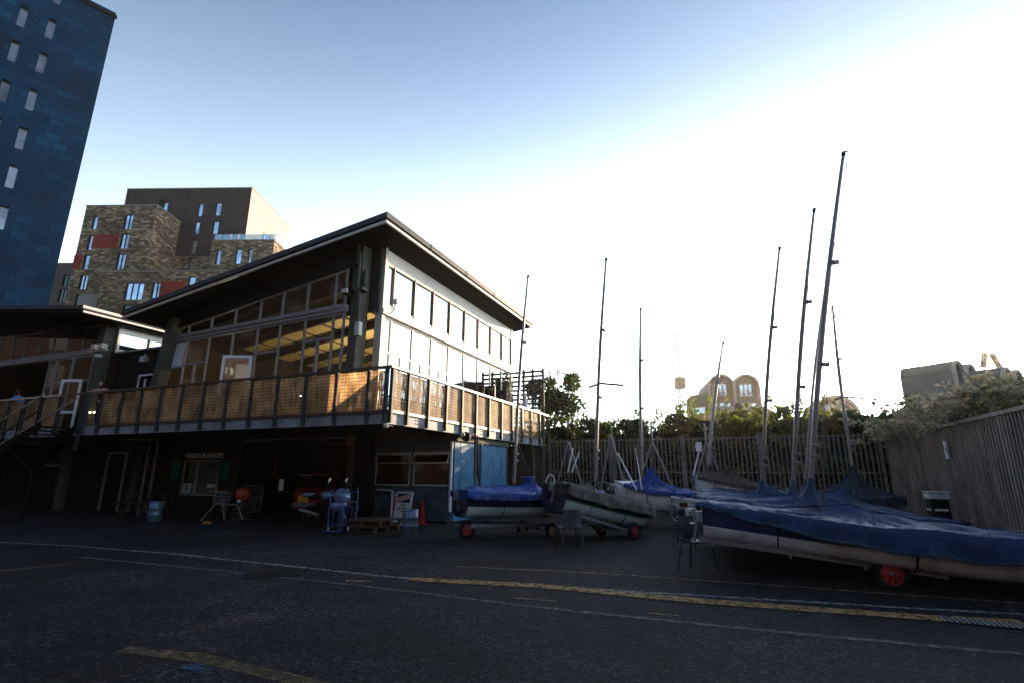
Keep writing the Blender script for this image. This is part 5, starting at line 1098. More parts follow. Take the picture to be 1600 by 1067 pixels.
# stacked behind it
b6 = boat('blue covered dinghy second from the camera, mast just left of the tallest', near_to_loc(pt(1085, 776, 10.2), 121, 1.75, .62), 121, 6.5, 4.7, 1.75, .56, M['navy'], M['gelwhite'], (-.01, 1.0), M['coverblue'], (pt(1272, 328, 9.4), pt(1239, 768, 10.2), .040, 'cw'), grp=BG, mx=.42, tent=.30, drop=.2)
b7 = boat('blue covered dinghy third in the row, mast well left of the others', near_to_loc(pt(1082, 770, 12.0), 121, 1.75, .62), 121, 8, 4.4, 1.75, .56, M['navy'], M['gelwhite'], (-.01, 1.0), M['coverblue'], (pt(1218, 388, 11.0), pt(1190, 766, 11.7), .040, 'cw'), grp=BG, mx=.33, tent=.32, drop=.2)
b8 = boat('farthest of the four blue covered dinghies, its thin mast close behind the tallest', near_to_loc(pt(1190, 772, 13.5), 121, 1.7, .62), 121, 8, 4.0, 1.7, .56, M['navy'], M['gelwhite'], (-.01, 1.0), M['coverblue'], (pt(1290, 440, 13.3), pt(1258, 762, 13.8), .034, 'cw'), grp=BG, mx=.42, tent=.35, drop=.2)
# dark tented dinghy by the right fence
b9 = boat('dark slate tented dinghy in front of the corner fence', near_to_loc(pt(1290, 774, 16.0), 100, 1.5, .5), 100, 1, 2.4, 1.5, .45, M['navy'], M['gelwhite'], (-.01, 1.0), M['covernavy'], (pt(1301, 480, 16.4), pt(1332, 728, 16.4), .05, 'sw'), grp=BG, mx=.45, tent=.95, drop=.25)
# white/navy dinghy with rolled grey cover
p = pt(882, 757, 12.2)
b2 = boat('white and navy dinghy tipped bow down under a rolled grey cover', near_to_loc(p, 58, 1.25, .62), 58, 12.0, 3.2, 1.25, .60, M['navy'], M['gelgreen'], (.0, .97), M['covergrey'], (pt(947, 405, 13.0), pt(930, 752, 13.2), .045, 'sw'), grp=BG, stripe=M['greenline'], split=.50, mx=.3, tent=.20, drop=.26, rear=.06)
trolley('galvanised trolley tilted under the white and navy dinghy', pt(890, 803, 12.0), pt(975, 829, 12.9), pt(990, 829, 13.05), .2, 1.0, tail=.3)
# blue covered dinghy beside the shed
p = pt(732, 771, 12.6)
b1 = boat('navy and white dinghy with a flat bright blue cover beside the blue shed', near_to_loc(p, 64, 1.4, .58), 64, 1.0, 4.2, 1.4, .56, M['navy'], M['gelgreen'], (-.01, 1.0), M['coverbright'], (pt(825, 432, 14.0), pt(803, 754, 14.0), .045, 'w'), grp=BG, split=.5, mx=.5, tent=.16, drop=.16)
trolley('trolley with small wheels under the flat blue covered dinghy', pt(736, 823, 12.5), pt(850, 822, 13.9), pt(860, 828, 13.9), .19, 1.0, rim=M['lightbox'], tail=.1)
# white dinghy with peaked bright blue cover
b3 = boat('white dinghy with a peaked bright blue cover in front of the fence', Vector((3.75, 17.6, .62)), 150, 7.0, 2.9, 1.35, .62, M['gelwhite'], M['gelwhite'], (.2, .98), M['coverbright'], (pt(1001, 483, 17.0), pt(1003, 733, 16.6), .052, 'w'), grp=BG, mx=.35, tent=.60, drop=.12)
# brown covered dinghy
b4 = boat('small white dinghy with a sagging brown cover near the fence', near_to_loc(pt(1083, 745, 16.6), 118, 1.4, .5), 118, 9.0, 2.6, 1.4, .5, M['gelwhite'], M['gelwhite'], (.02, .97), M['coverbrown'], (pt(1130, 535, 17.2), pt(1107, 726, 17.0), .055, 'w'), grp=BG, mx=.35, tent=.42, drop=.10)
sw = thing('near_trolley_wheel', 'red rimmed near trolley wheel below the stern of the flat blue covered dinghy', 'wheel', grd(729, 841)); wheel(sw, grd(729, 841)+ZD*.2, (.35, -.9, .1), .2, .1)  # near wheel of this dinghy's trolley, built as a loose one
# blue bundle on the white dinghy by the shed
t = thing('cover_bundle', 'upright bright blue wrapped bundle on the dinghy beside the shed', 'cover', pt(825, 768, 14.2)); q = pt(825, 766, 14.2)
mb = MB(); mb.lathe([(.34, -.02), (.30, .06), (.15, .13), (.14, .26), (.20, .34), (.17, .36), (0, .33)], q, n=14); build('wrapped_cloth', mb, M['coverbright'], t)
t = thing('rudder_yoke', 'curved white tube hoop standing at the bow of the flat blue covered dinghy', 'hoop', pt(860, 765, 13.6)); q = pt(858, 768, 13.4)
mb = MB(); mb.tube([q+Vector((-.10, 0, 0)), q+Vector((-.06, 0, .3)), q+Vector((.0, 0, .42)), q+Vector((.1, 0, .40)), q+Vector((.15, 0, .25)), q+Vector((.15, 0, 0))], .018, 6); build('tube', mb, M['whitepipe'], t)
# spare hoops on the rolled cover
for (x, r_, lb) in ((942, .22, 'grey cloth hoop lying on the rolled grey cover'), (960, .15, 'white tube hoop lying on the rolled grey cover')):
    q = pt(x, 765, 13.0); t = thing('hoop', lb, 'hoop', q); mb = MB(); mb.tube([q+Vector((r_*math.cos(a_), 0, r_*math.sin(a_)*.8)) for a_ in [math.pi*k/10 for k in range(11)]], .03 if x == 942 else .014, 7); build('tube', mb, M['covergrey'] if x == 942 else M['whitepipe'], t)
# loose spars leaning on the dinghies
for (a, b, r_, mt, lb) in (((995, 765, 13.6), (965, 707, 15), .018, 'whitepipe', 'white pole leaning left behind the rolled cover dinghy'), ((1003, 765, 13.8), (993, 700, 15), .016, 'lightbox', 'thin grey pole beside the leaning white pole'), ((887, 738, 12.6), (895, 700, 13.2), .016, 'lightbox', 'short pale pole at the stern of the rolled cover dinghy'), ((893, 738, 12.6), (905, 706, 13.2), .016, 'lightbox', 'second short pole beside the stern of the rolled cover dinghy'), ((1083, 742, 15), (1092, 705, 15.2), .02, 'whitepipe', 'white paddle shaft upright beside the brown covered dinghy')):
    a = pt(*a); b = pt(*b); t = thing('loose_pole', lb, 'pole', a, group='loose poles among the dinghies'); mb = MB(); mb.tube([a, b], r_, 7); build('shaft', mb, M[mt], t)
    if 'paddle' in lb: mb = MB(); mb.cbox(b+ZD*.14, .16, .03, .26); build('blade', mb, M['whitepipe'], t)
# boom, tubes and tackle at the stern of the big dinghy
t = thing('boom', 'pale alloy boom sticking out from the stern of the nearest dinghy', 'boom', pt(1070, 782, 9.2)); mb = MB(); mb.tube([pt(1049, 777, 9.3), pt(1112, 786, 9.0)], .032, 10); build('tube', mb, M['lightbox'], t)
mb = MB(); mb.tube([pt(1066, 778, 9.2), pt(1066, 775, 9.2)], .03, 8); build('fitting', mb, M['steel'], t)
t = thing('bent_handle', 'bent galvanised trolley handle hooked down left of the nearest dinghy', 'handle', pt(1055, 835, 9.9)); mb = MB(); mb.tube([pt(1048, 787, 9.9), pt(1049, 806, 9.9), pt(1053, 813, 9.9), pt(1068, 817, 9.8)], .022, 8); build('tube', mb, M['steel'], t)
t = thing('outboard_bracket', 'steel outboard bracket and rudder gear on the stern of the nearest dinghy', 'bracket', pt(1085, 830, 8.9))
mb = MB(); mb.tube([pt(1083, 795, 8.9), pt(1085, 806, 8.8), pt(1088, 822, 8.8), pt(1084, 845, 8.8)], .022, 8); mb.tube([pt(1078, 800, 8.9), pt(1086, 808, 8.8)], .03, 8); build('tube', mb, M['steel'], t)
mb = MB(); mb.tube([pt(1088, 815, 8.9), pt(1093, 835, 8.9), pt(1097, 843, 8.9)], .03, 8); build('lever', mb, M['steel'], t)
mb = MB(); q = pt(1079, 799, 9.05); mb.cbox(q, .14, .1, .12); q = pt(1094, 806, 9.0); mb.cbox(q, .12, .1, .16); build('clamp', mb, M['gelwhite'], t)
mb = MB(); mb.cbox(pt(1068, 788, 9.3), .12, .08, .08); build('wood_block', mb, M['pallet'], t)
# halyard line blowing from the tallest mast and a bright rope on the cover
t = thing('halyard', 'slack halyard line trailing right from the tallest masthead', 'rope', pt(1318, 242, 7.75)); mb = MB(); mb.tube([pt(1319, 244, 7.75), pt(1333, 300, 7.9), pt(1346, 370, 8.0), pt(1356, 440, 8.1)], .0035, 4); build('line', mb, M['steel'], t)
t = thing('rope', 'white rope lying across the bow cover by the corrugated fence', 'rope', pt(1540, 830, 7.1)); mb = MB(); mb.tube([pt(1522, 824, 7.2), pt(1532, 829, 7.2), pt(1540, 831, 7.15), pt(1549, 837, 7.1), pt(1556, 839, 7.1)], .008, 6); build('line', mb, M['whitepipe'], t)

# ================================================================== A-FRAME STANDS BY THE FENCE
def aframe(px, py, Y, half, lb, top=0, bar=True):
    ap = pt(px, py, Y); t = thing('mast_trestle', lb, 'trestle', Vector((ap.x, ap.y, 0)), group='tall steel A frames by the fence')
    for sg in (-1, 1): mb = MB(); mb.tube([ap, Vector((ap.x+sg*half, ap.y-.1*sg, 0))], .035, 8); build('leg', mb, M['steel'], t)
    mb = MB(); mb.tube([ap, Vector((ap.x+.05, ap.y+1.0, 0))], .03, 8); build('leg', mb, M['steel'], t)
    z = ap.z*.42; f = 1-z/ap.z; mb = MB(); mb.tube([Vector((ap.x-half*f, ap.y, z)), Vector((ap.x+half*f, ap.y, z))], .022, 7); build('cross_bar', mb, M['steel'], t)
    if top: mb = MB(); mb.tube([ap-ZD*.05, ap+ZD*top], .04, 8); mb.tube([ap+ZD*top*.5, ap+ZD*top*.8+Vector((-.15, 0, .0)), ap+ZD*top+Vector((-.28, 0, .02))], .018, 6); mb.lathe([(0, -.04), (.07, -.03), (.07, .03), (0, .04)], ap+ZD*top*.7+Vector((.05, 0, 0)), (0, 1, 0), 10); build('winch_head', mb, M['steel'], t)
    return t
aframe(888, 690, 18.5, .75, 'tall A frame trestle left of the navy and white dinghy mast'); aframe(954, 678, 18.0, .62, 'narrow A frame trestle right of the navy and white dinghy mast'); aframe(1019, 690, 19.0, 1.0, 'wide A frame with a winch head right of the peaked blue cover', top=.75); aframe(1103, 690, 19.5, .9, 'A frame half hidden by the brown covered dinghy', top=.7)

# ================================================================== CHAIRS
def chair(lb, loc, rz):
    t = thing('plastic_chair', lb, 'chair', loc, (0, 0, rz), 'stacking chairs propping the trolleys', local=True)
    mb = MB(); n = 8; prof = []     # one moulded shell: seat curving up into the back
    for i in range(15):
        a = i/14
        if a < .5: y = -.20+.40*(a/.5); z = .45-.02*math.sin(a/.5*math.pi)
        else: q = (a-.5)/.5; y = .20+.10*q-.02*math.sin(q*3.14); z = .45+.36*q
        prof.append((y, z, .21-.02*abs(a-.3)-(.05*max(0, a-.85)/.15)))
    vs = []
    for (y, z, hw) in prof:
        for k in range(n+1): v = -1+2*k/n; vs.append((v*hw, y-.075*v*v*(1 if z > .5 else 0), z+(.02*v*v if z <= .46 else 0)))
    nb = n+1; top = [(i*nb+k, i*nb+k+1, (i+1)*nb+k+1, (i+1)*nb+k) for i in range(14) for k in range(n)]; mb.add(vs, top, 0, True); mb.add([(x, y+.008, z-.012) for (x, y, z) in vs], [f[::-1] for f in top], 0, True)
    build('shell', mb, M['chair'], t)
    for sx_ in (-1, 1):
        for sy in (-1, 1): mb = MB(); mb.tube([(sx_*.10, sy*.05, .435), (sx_*.17, sy*.17, .42), (sx_*.235, sy*.235, 0)], .014, 7); build('leg', mb, M['leg'], t)
    mb = MB(); mb.tube([(-.15, 0, .43), (.15, 0, .43)], .011, 6); build('seat_bar', mb, M['leg'], t); return t
c1 = chair('grey plastic chair holding up the trolley end of the nearest dinghy', grd(1091, 891), R(46))
def chair2(x, y, rz, lb): r = dup(c1, grd(x, y), rz, lb); return r
chair2(891, 861, R(190), 'grey plastic chair seen from behind under the rolled cover dinghy')
chair2(1072, 851, R(60), 'grey plastic chair half hidden behind the front chair')

# ================================================================== THINGS ROUND THE SHED AND GARAGE
def keg(x, y, h, r_, lb):
    p = grd(x, y); t = thing('beer_keg', lb, 'keg', p, group='metal kegs standing in the yard'); mb = MB(); mb.lathe([(r_*.93, 0), (r_*.95, .03), (r_, .05), (r_, h*.32), (r_*1.03, h*.34), (r_, h*.36), (r_, h*.64), (r_*1.03, h*.66), (r_, h*.68), (r_, h*.9), (r_*.93, h*.93)], p, n=28); build('barrel', mb, M['keg'], t)
    mb = MB(); mb.lathe([(r_*.93, h*.93), (r_*.96, h), (r_*.90, h), (r_*.88, h*.9), (r_*.2, h*.9), (r_*.18, h*.94), (0, h*.94)], p, n=28); build('chime', mb, M['keg'], t)
keg(640, 834, .60, .20, 'blue grey metal keg in front of the white warning board'); keg(240, 814, .60, .20, 'blue metal keg alone near the entrance posts')
# pallets
def pallet(p, rz, lb, z=0):
    t = thing('wooden_pallet', lb, 'pallet', Vector((p.x, p.y, z)), (0, 0, rz), 'stacked wooden pallets', local=True)
    for i in range(7): mb = MB(); mb.cbox((0, -.52+i*.173, .133), 1.2, .11, .02); build('top_board', mb, M['pallet'], t)
    for j in (-.54, 0, .54):
        for k in (-.5, 0, .5): mb = MB(); mb.cbox((j, k, .072), .1, .1, .10); build('block', mb, M['pallet'], t)
    for k in (-.5, 0, .5): mb = MB(); mb.cbox((0, k, .011), 1.2, .1, .02); build('bottom_board', mb, M['pallet'], t)
    return t
pp = FB(1.35, 1.35); pa = pallet(pp, -YB, 'weathered wooden pallet, lower of two beside the blue trolley'); dup(pa, Vector((pp.x+.06, pp.y+.05, .146)), -YB+.05, 'weathered wooden pallet, upper of two beside the blue trolley')
# signs
def board(lb, name, c, xd, w, h, lean, mt, z0=0, thick=.03):
    t = thing(name, lb, 'sign', c); xd = Vector(xd).normalized(); nn = Vector((xd.y, -xd.x, 0)); yd = (ZD*math.cos(lean)-nn*math.sin(lean)).normalized(); o = Vector(c)+ZD*z0; mb = MB(); mb.box(o, xd*w, yd*h, xd.cross(yd)*-thick); build('board', mb, mt, t); return t, o+xd.cross(yd)*.004, xd, yd
c = FB(2.9, 1.75, 0); t, o, xd, yd = board('leaning white warning board with black corners and red stripes of writing', 'warning_board', FB(2.75, 1.62), -WD, .56, .98, R(12), M['signwhite'])
mb = MB(); mb.box(o+xd*.05+yd*.66, xd*.44, yd*.26, xd.cross(yd)*.004); build('black_panel', mb, M['blackink'], t)
mb = MB(); e = xd.cross(yd)*.006; a = o+e*1.2; mb.prism([a+xd*.03+yd*.66, a+xd*.03+yd*.80, a+xd*.51+yd*.93, a+xd*.51+yd*.78], xd.cross(yd)*.003); build('diagonal_band', mb, M['signwhite'], t)
tl = (xd*.48+yd*.13).normalized(); ty = (yd*.48-xd*.13).normalized()
text('sign_lettering', 'WATCH OUT', .082, a+e+xd*.04+yd*.735, tl, ty, M['redink'], t, .004, .002); text('sign_lettering', 'WATCH OUT', .082, a+e+xd*.04+yd*.67, tl, ty, M['redink'], t, .004, .002)
text('sign_lettering', 'THIEVES', .06, o+xd*.17+yd*.56, xd, yd, M['blackink'], t, .004, .002); text('sign_lettering', 'OPERATE HERE', .055, o+xd*.07+yd*.47, xd, yd, M['blackink'], t, .004, .002); text('sign_lettering', 'NOW', .055, o+xd*.22+yd*.39, xd, yd, M['blackink'], t, .004, .002)
t, o, xd, yd = board('dark red board asking pedestrians to to go right, behind the white board', 'red_sign', FB(3.3, 2.02), -WD, .56, .58, R(8), M['signred'], z0=.34)
mb = MB(); mb.box(o, xd*.56, yd*.015, xd.cross(yd)*.003); mb.box(o+yd*.565, xd*.56, yd*.015, xd.cross(yd)*.003); mb.box(o+yd*.015, xd*.015, yd*.55, xd.cross(yd)*.003); build('white_border', mb, M['whiteink'], t)
for k, s_ in enumerate(('PEDESTRIANS', 'PLEASE', 'GO', 'RIGHT')): text('sign_lettering', s_, .075, o+xd*(.04, .06, .2, .08)[k]+yd*(.48-.13*k), xd, yd, M['whiteink'], t, .004, .002)
mb = MB(); 
for s_ in (.05, .48): mb.box(o+xd*s_-ZD*.36+xd.cross(yd)*-.03, xd*.03, yd*.36, xd.cross(yd)*-.03)
build('legs', mb, M['darkwood'], t)
# cones
for (x, y, h, lb) in ((672, 832, .75, 'red traffic cone against the blue shed wall'),):
    p = grd(x, y); p = FB(3.3, .95) if x == 672 else p
    t = thing('traffic_cone', lb, 'cone', p); mb = MB(); mb.lathe([(h*.22, .03), (h*.17, .06), (h*.035, h), (0, h)], p, n=20); build('cone', mb, M['cone'], t); mb = MB(); mb.cbox(p+ZD*.015, h*.5, h*.5, .03, .4); build('base', mb, M['cone'], t)
# black bag and coiled rope beside
t = thing('rubbish_bag', 'black bag slumped between the white board and the cone', 'bag', FB(3.2, 1.25)); cb = bmesh.new(); bmesh.ops.create_icosphere(cb, subdivisions=3, radius=1); mb = MB(); q = FB(3.2, 1.3, .42)
mb.add([q+Vector((v.co.x*.26, v.co.y*.26, v.co.z*(.42 if v.co.z < 0 else .5)))*(1+.22*noise.noise(v.co*2.5)) for v in cb.verts], [tuple(v.index for v in f.verts) for f in cb.faces], 0, True); cb.free(); build('sack', mb, M['rubber'], t)
mb = MB(); mb.tube([q+ZD*.42, q+ZD*.56+Vector((.04, 0, 0))], [.07, .03], 8); build('knot', mb, M['rubber'], t)
t = thing('hanging_wetsuit', 'dark bundle of rope and cloth hanging at the left edge of the shed', 'bundle', FB(3.75, 3.25, .3)); mb = MB(); mb.tube([FB(3.75, 3.2, 1.25), FB(3.72, 3.22, .9), FB(3.7, 3.18, .5), FB(3.72, 3.2, .1)], [.05, .12, .14, .06], 10); build('cloth', mb, M['black'], t); mb = MB(); mb.tube([FB(3.66, 3.3, 1.2), FB(3.6, 3.15, 1.05), FB(3.62, 3.25, .8), FB(3.6, 3.1, .95)], .018, 6); build('rope', mb, M['rope'], t)
# coiled hose by the column
t = thing('coiled_cable', 'coil of pale cable at the foot of the garage column', 'cable', FB(3.0, 3.2)); mb = MB(); mb.tube([FB(2.95, 3.25, .45)+WD*.16*math.cos(a_*.7)+ZD*.2*math.sin(a_*.7)+UD*.01*a_ for a_ in range(28)], .014, 6); build('coil', mb, M['rope'], t)
# blue sack trolleys
def sack(lb, base, rz):
    t = thing('sack_trolley', lb, 'trolley', base, (0, 0, rz), 'blue tubular sack trolleys', local=True)
    for s_ in (-.2, .2): mb = MB(); mb.tube([(s_*.85, .10, 1.08), (s_, .04, 1.0), (s_, 0, .12)], .016, 8); build('side_tube', mb, M['blueframe'], t)
    for s_ in (-.07, .07): mb = MB(); mb.tube([(s_, .03, 1.0), (s_, 0, .12)], .009, 6); build('inner_tube', mb, M['blueframe'], t)
    for z in (.2, .62, 1.0): mb = MB(); mb.tube([(-.2, .02, z), (.2, .02, z)], .012, 6); build('cross_tube', mb, M['blueframe'], t)
    mb = MB(); mb.tube([(-.17, .10, 1.08), (-.15, .20, 1.12), (.15, .20, 1.12), (.17, .10, 1.08)], .018, 8); build('handle', mb, M['black'], t)
    mb = MB(); mb.cbox((0, -.12, .05), .42, .26, .015); build('toe_plate', mb, M['blueframe'], t)
    for s_ in (-1, 1): mb = MB(); mb.tube([(s_*.2, .01, .5), (s_*.24, .14, .12)], .01, 6); build('brace', mb, M['blueframe'], t); wheel(t, (s_*.28, .14, .10), (1, 0, 0), .10, .07, M['lightbox'])
    return t
sk = sack('blue tubular sack trolley in front of the garage column, left one', grd(522, 832), R(-10)); dup(sk, grd(541, 829)+Vector((0, .1, 0)), R(12), 'blue tubular sack trolley beside the pallets, right one')
# red car parked inside the garage, rear towards the yard
t = thing('red_car', 'old red car parked inside the dark garage, yellow rear plate showing', 'car', FB(3.6, 5.5), (0, 0, math.atan2(UD.y, UD.x)), local=True)
prof = [(0, .35), (.0, .72), (.05, .86), (.12, .92), (.55, 1.40), (.75, 1.46), (2.1, 1.46), (2.75, .98), (3.6, .88), (3.75, .7), (3.75, .3), (0, .3)]
mb = MB(); hw = .78; n = len(prof)
def ins(z): return hw if z < .95 else hw-.16*(z-.95)/.5
vs = [(x, -ins(z), z) for (x, z) in prof]+[(x, ins(z), z) for (x, z) in prof]; mb.add(vs, [tuple(range(n)), tuple(range(2*n-1, n-1, -1))]+[(i, (i+1) % n, n+(i+1) % n, n+i) for i in range(n)]); body = build('body', mb, M['redpaint'], t); bv = body.modifiers.new('b', 'BEVEL'); bv.width = .04; bv.segments = 2; bv.limit_method = 'ANGLE'
mb = MB(); mb.quad((.14, -.6, .98), (.14, .6, .98), (.50, .56, 1.36), (.50, -.56, 1.36)); g1 = MB(); g1.v = [v+Vector((-.06, 0, .03)) for v in mb.v]; g1.f = mb.f; g1.mi = mb.mi; g1.sm = mb.sm; build('rear_window', g1, M['black'], t)
for s_ in (-1, 1): mb = MB(); mb.box((.65, s_*.72, 1.0), (1.6, 0, 0), (0, s_*.02, 0), (0, s_*-.06, .36)); build('side_window', mb, M['black'], t)
mb = MB(); mb.box((-.08, -.80, .36), (.1, 0, 0), (0, 1.6, 0), (0, 0, .14)); build('bumper', mb, M['steel'], t)
for s_ in (-.68, .52): mb = MB(); mb.box((-.02, s_, .62), (.03, 0, 0), (0, .16, 0), (0, 0, .12)); build('tail_lamp', mb, M['redrim'], t)
for x in (.7, 3.0):
    for s_ in (-.76, .76): wheel(t, (x, s_, .29), (0, 1, 0), .29, .16, M['steel'])
pl = MB(); pl.box((-.10, .08, .52), (.015, 0, 0), (0, .46, 0), (0, 0, .22)); po = build('number_plate', pl, M['yellow'], t)
# motorcycle with pale blue fairing, nose to the right
t = thing('motorcycle', 'motorcycle with silver blue fairing and round mirrors in the garage mouth', 'motorbike', grd(510, 823), (0, 0, R(-22)), local=True)
for x in (-.62, .68): wheel(t, (x, 0, .30), (0, 1, 0), .30, .12, M['black'])
mb = MB(); mb.prism([(-.35, -.14, .34), (.35, -.14, .30), (.52, -.14, .62), (.30, -.14, .86), (-.20, -.14, .72), (-.45, -.14, .55)], (0, .28, 0)); build('engine_block', mb, M['black'], t)
cb = bmesh.new(); bmesh.ops.create_icosphere(cb, subdivisions=3, radius=1)
def blob(c, r_, f=0, k=1.0):
    mb = MB(); mb.add([Vector(c)+Vector((v.co.x*r_[0]*(1+f*v.co.z), v.co.y*r_[1], v.co.z*r_[2])) for v in cb.verts], [tuple(v.index for v in f_.verts) for f_ in cb.faces], 0, True); return mb
build('tank', blob((.02, 0, .86), (.30, .17, .15), .2), M['silver'], t); build('seat', blob((-.45, 0, .82), (.36, .14, .07)), M['black'], t); build('tail_fairing', blob((-.74, 0, .86), (.22, .11, .08), .3), M['silver'], t)
build('front_fairing', blob((.48, 0, .88), (.24, .22, .24), -.35), M['silver'], t); build('side_fairing', blob((.36, 0, .58), (.26, .20, .17), .5), M['silver'], t)
mb = MB(); mb.add([(.42, -.15, 1.05), (.42, .15, 1.05), (.22, .13, 1.28), (.22, -.13, 1.28)], [(0, 1, 2, 3)]); build('windscreen', mb, M['glassdark'], t)
for s_ in (-1, 1):
    mb = MB(); mb.tube([(.30, s_*.10, 1.0), (.22, s_*.32, 1.02)], .016, 6); build('handlebar', mb, M['black'], t)
    mb = MB(); mb.tube([(.3, s_*.18, 1.05), (.28, s_*.34, 1.26)], .008, 5); build('mirror_stem', mb, M['black'], t); mb = MB(); mb.lathe([(0, -.012), (.06, -.01), (.075, .0), (.06, .012), (0, .014)], (.28, s_*.36, 1.29), (-.9, -.2, .3), 14); build('mirror', mb, M['whitepipe'], t)
    mb = MB(); mb.tube([(.42, s_*.08, .95), (.68, s_*.08, .30)], .024, 7); build('fork', mb, M['steel'], t)
mb = MB(); mb.tube([(-.2, -.17, .34), (-.85, -.2, .46)], .05, 10); build('exhaust', mb, M['steel'], t)
cb.free()
# rollator style stand with wire basket, red orange buoy behind
o = grd(342, 816); t = thing('basket_stand', 'grey splayed leg walking frame with a mesh basket before the harbour office', 'walking frame', o, (0, 0, R(-12)), local=True)
for (x0, y0, x1, y1) in ((-.14, -.12, -.42, -.30), (.14, -.12, .46, -.32), (.05, .14, -.10, .34), (.45, .16, .75, .12)):
    mb = MB(); mb.tube([(x0, y0, .52), (x1, y1, .06)], .016, 8); lg = build('leg', mb, M['steel'], t); mb = MB(); mb.lathe([(0, -.02), (.055, -.02), (.055, .02), (0, .02)], (x1, y1, .055), (1, .3, 0), 14); build('castor', mb, M['rubber'], lg)
mb = MB(); mb.tube([(-.2, -.12, .5), (-.12, -.14, .56), (.12, -.14, .56), (.2, -.12, .5)], .02, 8); mb.tube([(.14, -.12, .53), (.45, .16, .53)], .014, 6); build('frame', mb, M['steel'], t)
mb = MB()
for z, s_ in ((.58, .17), (.68, .19), (.78, .21), (.88, .22)): mb.tube([(-s_, -s_*.7, z), (s_, -s_*.7, z), (s_, s_*.7, z), (-s_, s_*.7, z), (-s_, -s_*.7, z)], .008, 5)
for k in range(9): f = -1+k/4; mb.tube([(f*.17, -.12, .58), (f*.22, -.155, .88)], .005, 4); mb.tube([(f*.17, .12, .58), (f*.22, .155, .88)], .005, 4)
build('basket', mb, M['chair'], t)
mb = MB(); mb.tube([(-.45, -.1, .92), (.25, -.1, .92)], .018, 7); mb.tube([(-.45, -.1, .92), (-.36, -.08, 1.06), (-.28, -.06, 1.10)], .016, 7); mb.tube([(-.2, -.1, .9), (-.18, -.1, .56)], .012, 6); build('handle', mb, M['steel'], t)
o2 = grd(374, 812); t = thing('buoy', 'red orange ribbed mooring buoy behind the walking frame', 'buoy', o2+ZD*.62); q = o2+ZD*.80
mb = MB(); mb.lathe([(0, -.21), (.10, -.20), (.19, -.12), (.23, 0), (.20, .12), (.11, .19), (0, .21)], q, n=24); build('float', mb, M['orange'], t); mb = MB(); mb.lathe([(0, -.05), (.05, -.03), (.06, 0), (.05, .03), (0, .05)], q+Vector((0, -.2, -.2)), n=12); build('eyelet', mb, M['whitepipe'], t)
t = thing('buoy_crate', 'dark slatted crate carrying the red orange buoy', 'crate', o2); mb = MB()
for z in (.05, .2, .35, .5): mb.cbox(o2+Vector((0, -.18, z)), .4, .02, .09); mb.cbox(o2+Vector((0, .18, z)), .4, .02, .09); mb.cbox(o2+Vector((-.19, 0, z)), .02, .34, .09); mb.cbox(o2+Vector((.19, 0, z)), .02, .34, .09)
build('slats', mb, M['darkwood'], t)
t = thing('mooring_block', 'small tan wooden block lying under the walking frame', 'block', grd(323, 818)); mb = MB(); mb.cbox(grd(323, 818)+ZD*.04, .22, .09, .07, .2); build('wood', mb, M['ochre'], t)
# crowd barrier beside the garage opening
t = thing('crowd_barrier', 'dark tubular barrier standing in the garage opening by the office', 'barrier', FB(3.3, 8.0)); mb = MB(); mb.tube([FB(3.3, 7.5, .1), FB(3.3, 7.5, 1.05), FB(3.3, 8.45, 1.05), FB(3.3, 8.45, .1), FB(3.3, 7.5, .2)], .02, 7); build('outer_tube', mb, M['fence'], t)
for k in range(7): mb = MB(); mb.tube([FB(3.3, 7.62+k*.12, .2), FB(3.3, 7.62+k*.12, 1.04)], .009, 5); build('bar', mb, M['fence'], t)
t = thing('wall_cabinet', 'pale upright box on the inner wall of the garage', 'box', FB(4.4, 7.2, .9)); mb = MB(); q = pt(439.5, 757, 18.0); mb.cbox(q, .12, .08, .38); build('casing', mb, M['lightbox'], t)
t = thing('shelf', 'pale shelf edge above the red car in the garage', 'shelf', FB(5.5, 5.5, 1.55)); a = pt(466, 743, 19.2); mb = MB(); mb.box(a, Vector((.62, -.2, 0)), Vector((.08, .3, 0)), ZD*.04); build('board', mb, M['frame'], t)
# railing section at the left, low wooden benches
t = thing('picnic_bench', 'dark picnic bench against the brick wall left of the office window', 'bench', FB(2.3, 12.0), (0, 0, math.atan2(WD.y, WD.x)), local=True)
for y in (-.18, -.06, .06, .18): mb = MB(); mb.cbox((0, y, .73), 1.3, .1, .035); build('top_plank', mb, M['darkwood'], t)
for y in (-.62, .62): mb = MB(); mb.cbox((0, y, .45), 1.3, .2, .035); build('seat_plank', mb, M['darkwood'], t)
for x in (-.5, .5):
    for s_ in (-1, 1): mb = MB(); mb.hexa([(x-.03, s_*.5, 0), (x+.03, s_*.5, 0), (x+.03, s_*.62, 0), (x-.03, s_*.62, 0), (x-.03, s_*.12, .71), (x+.03, s_*.12, .71), (x+.03, s_*.22, .71), (x-.03, s_*.22, .71)]); build('leg', mb, M['darkwood'], t)
    mb = MB(); mb.cbox((x+.05, 0, .41), .035, 1.4, .06); build('cross_bearer', mb, M['darkwood'], t)
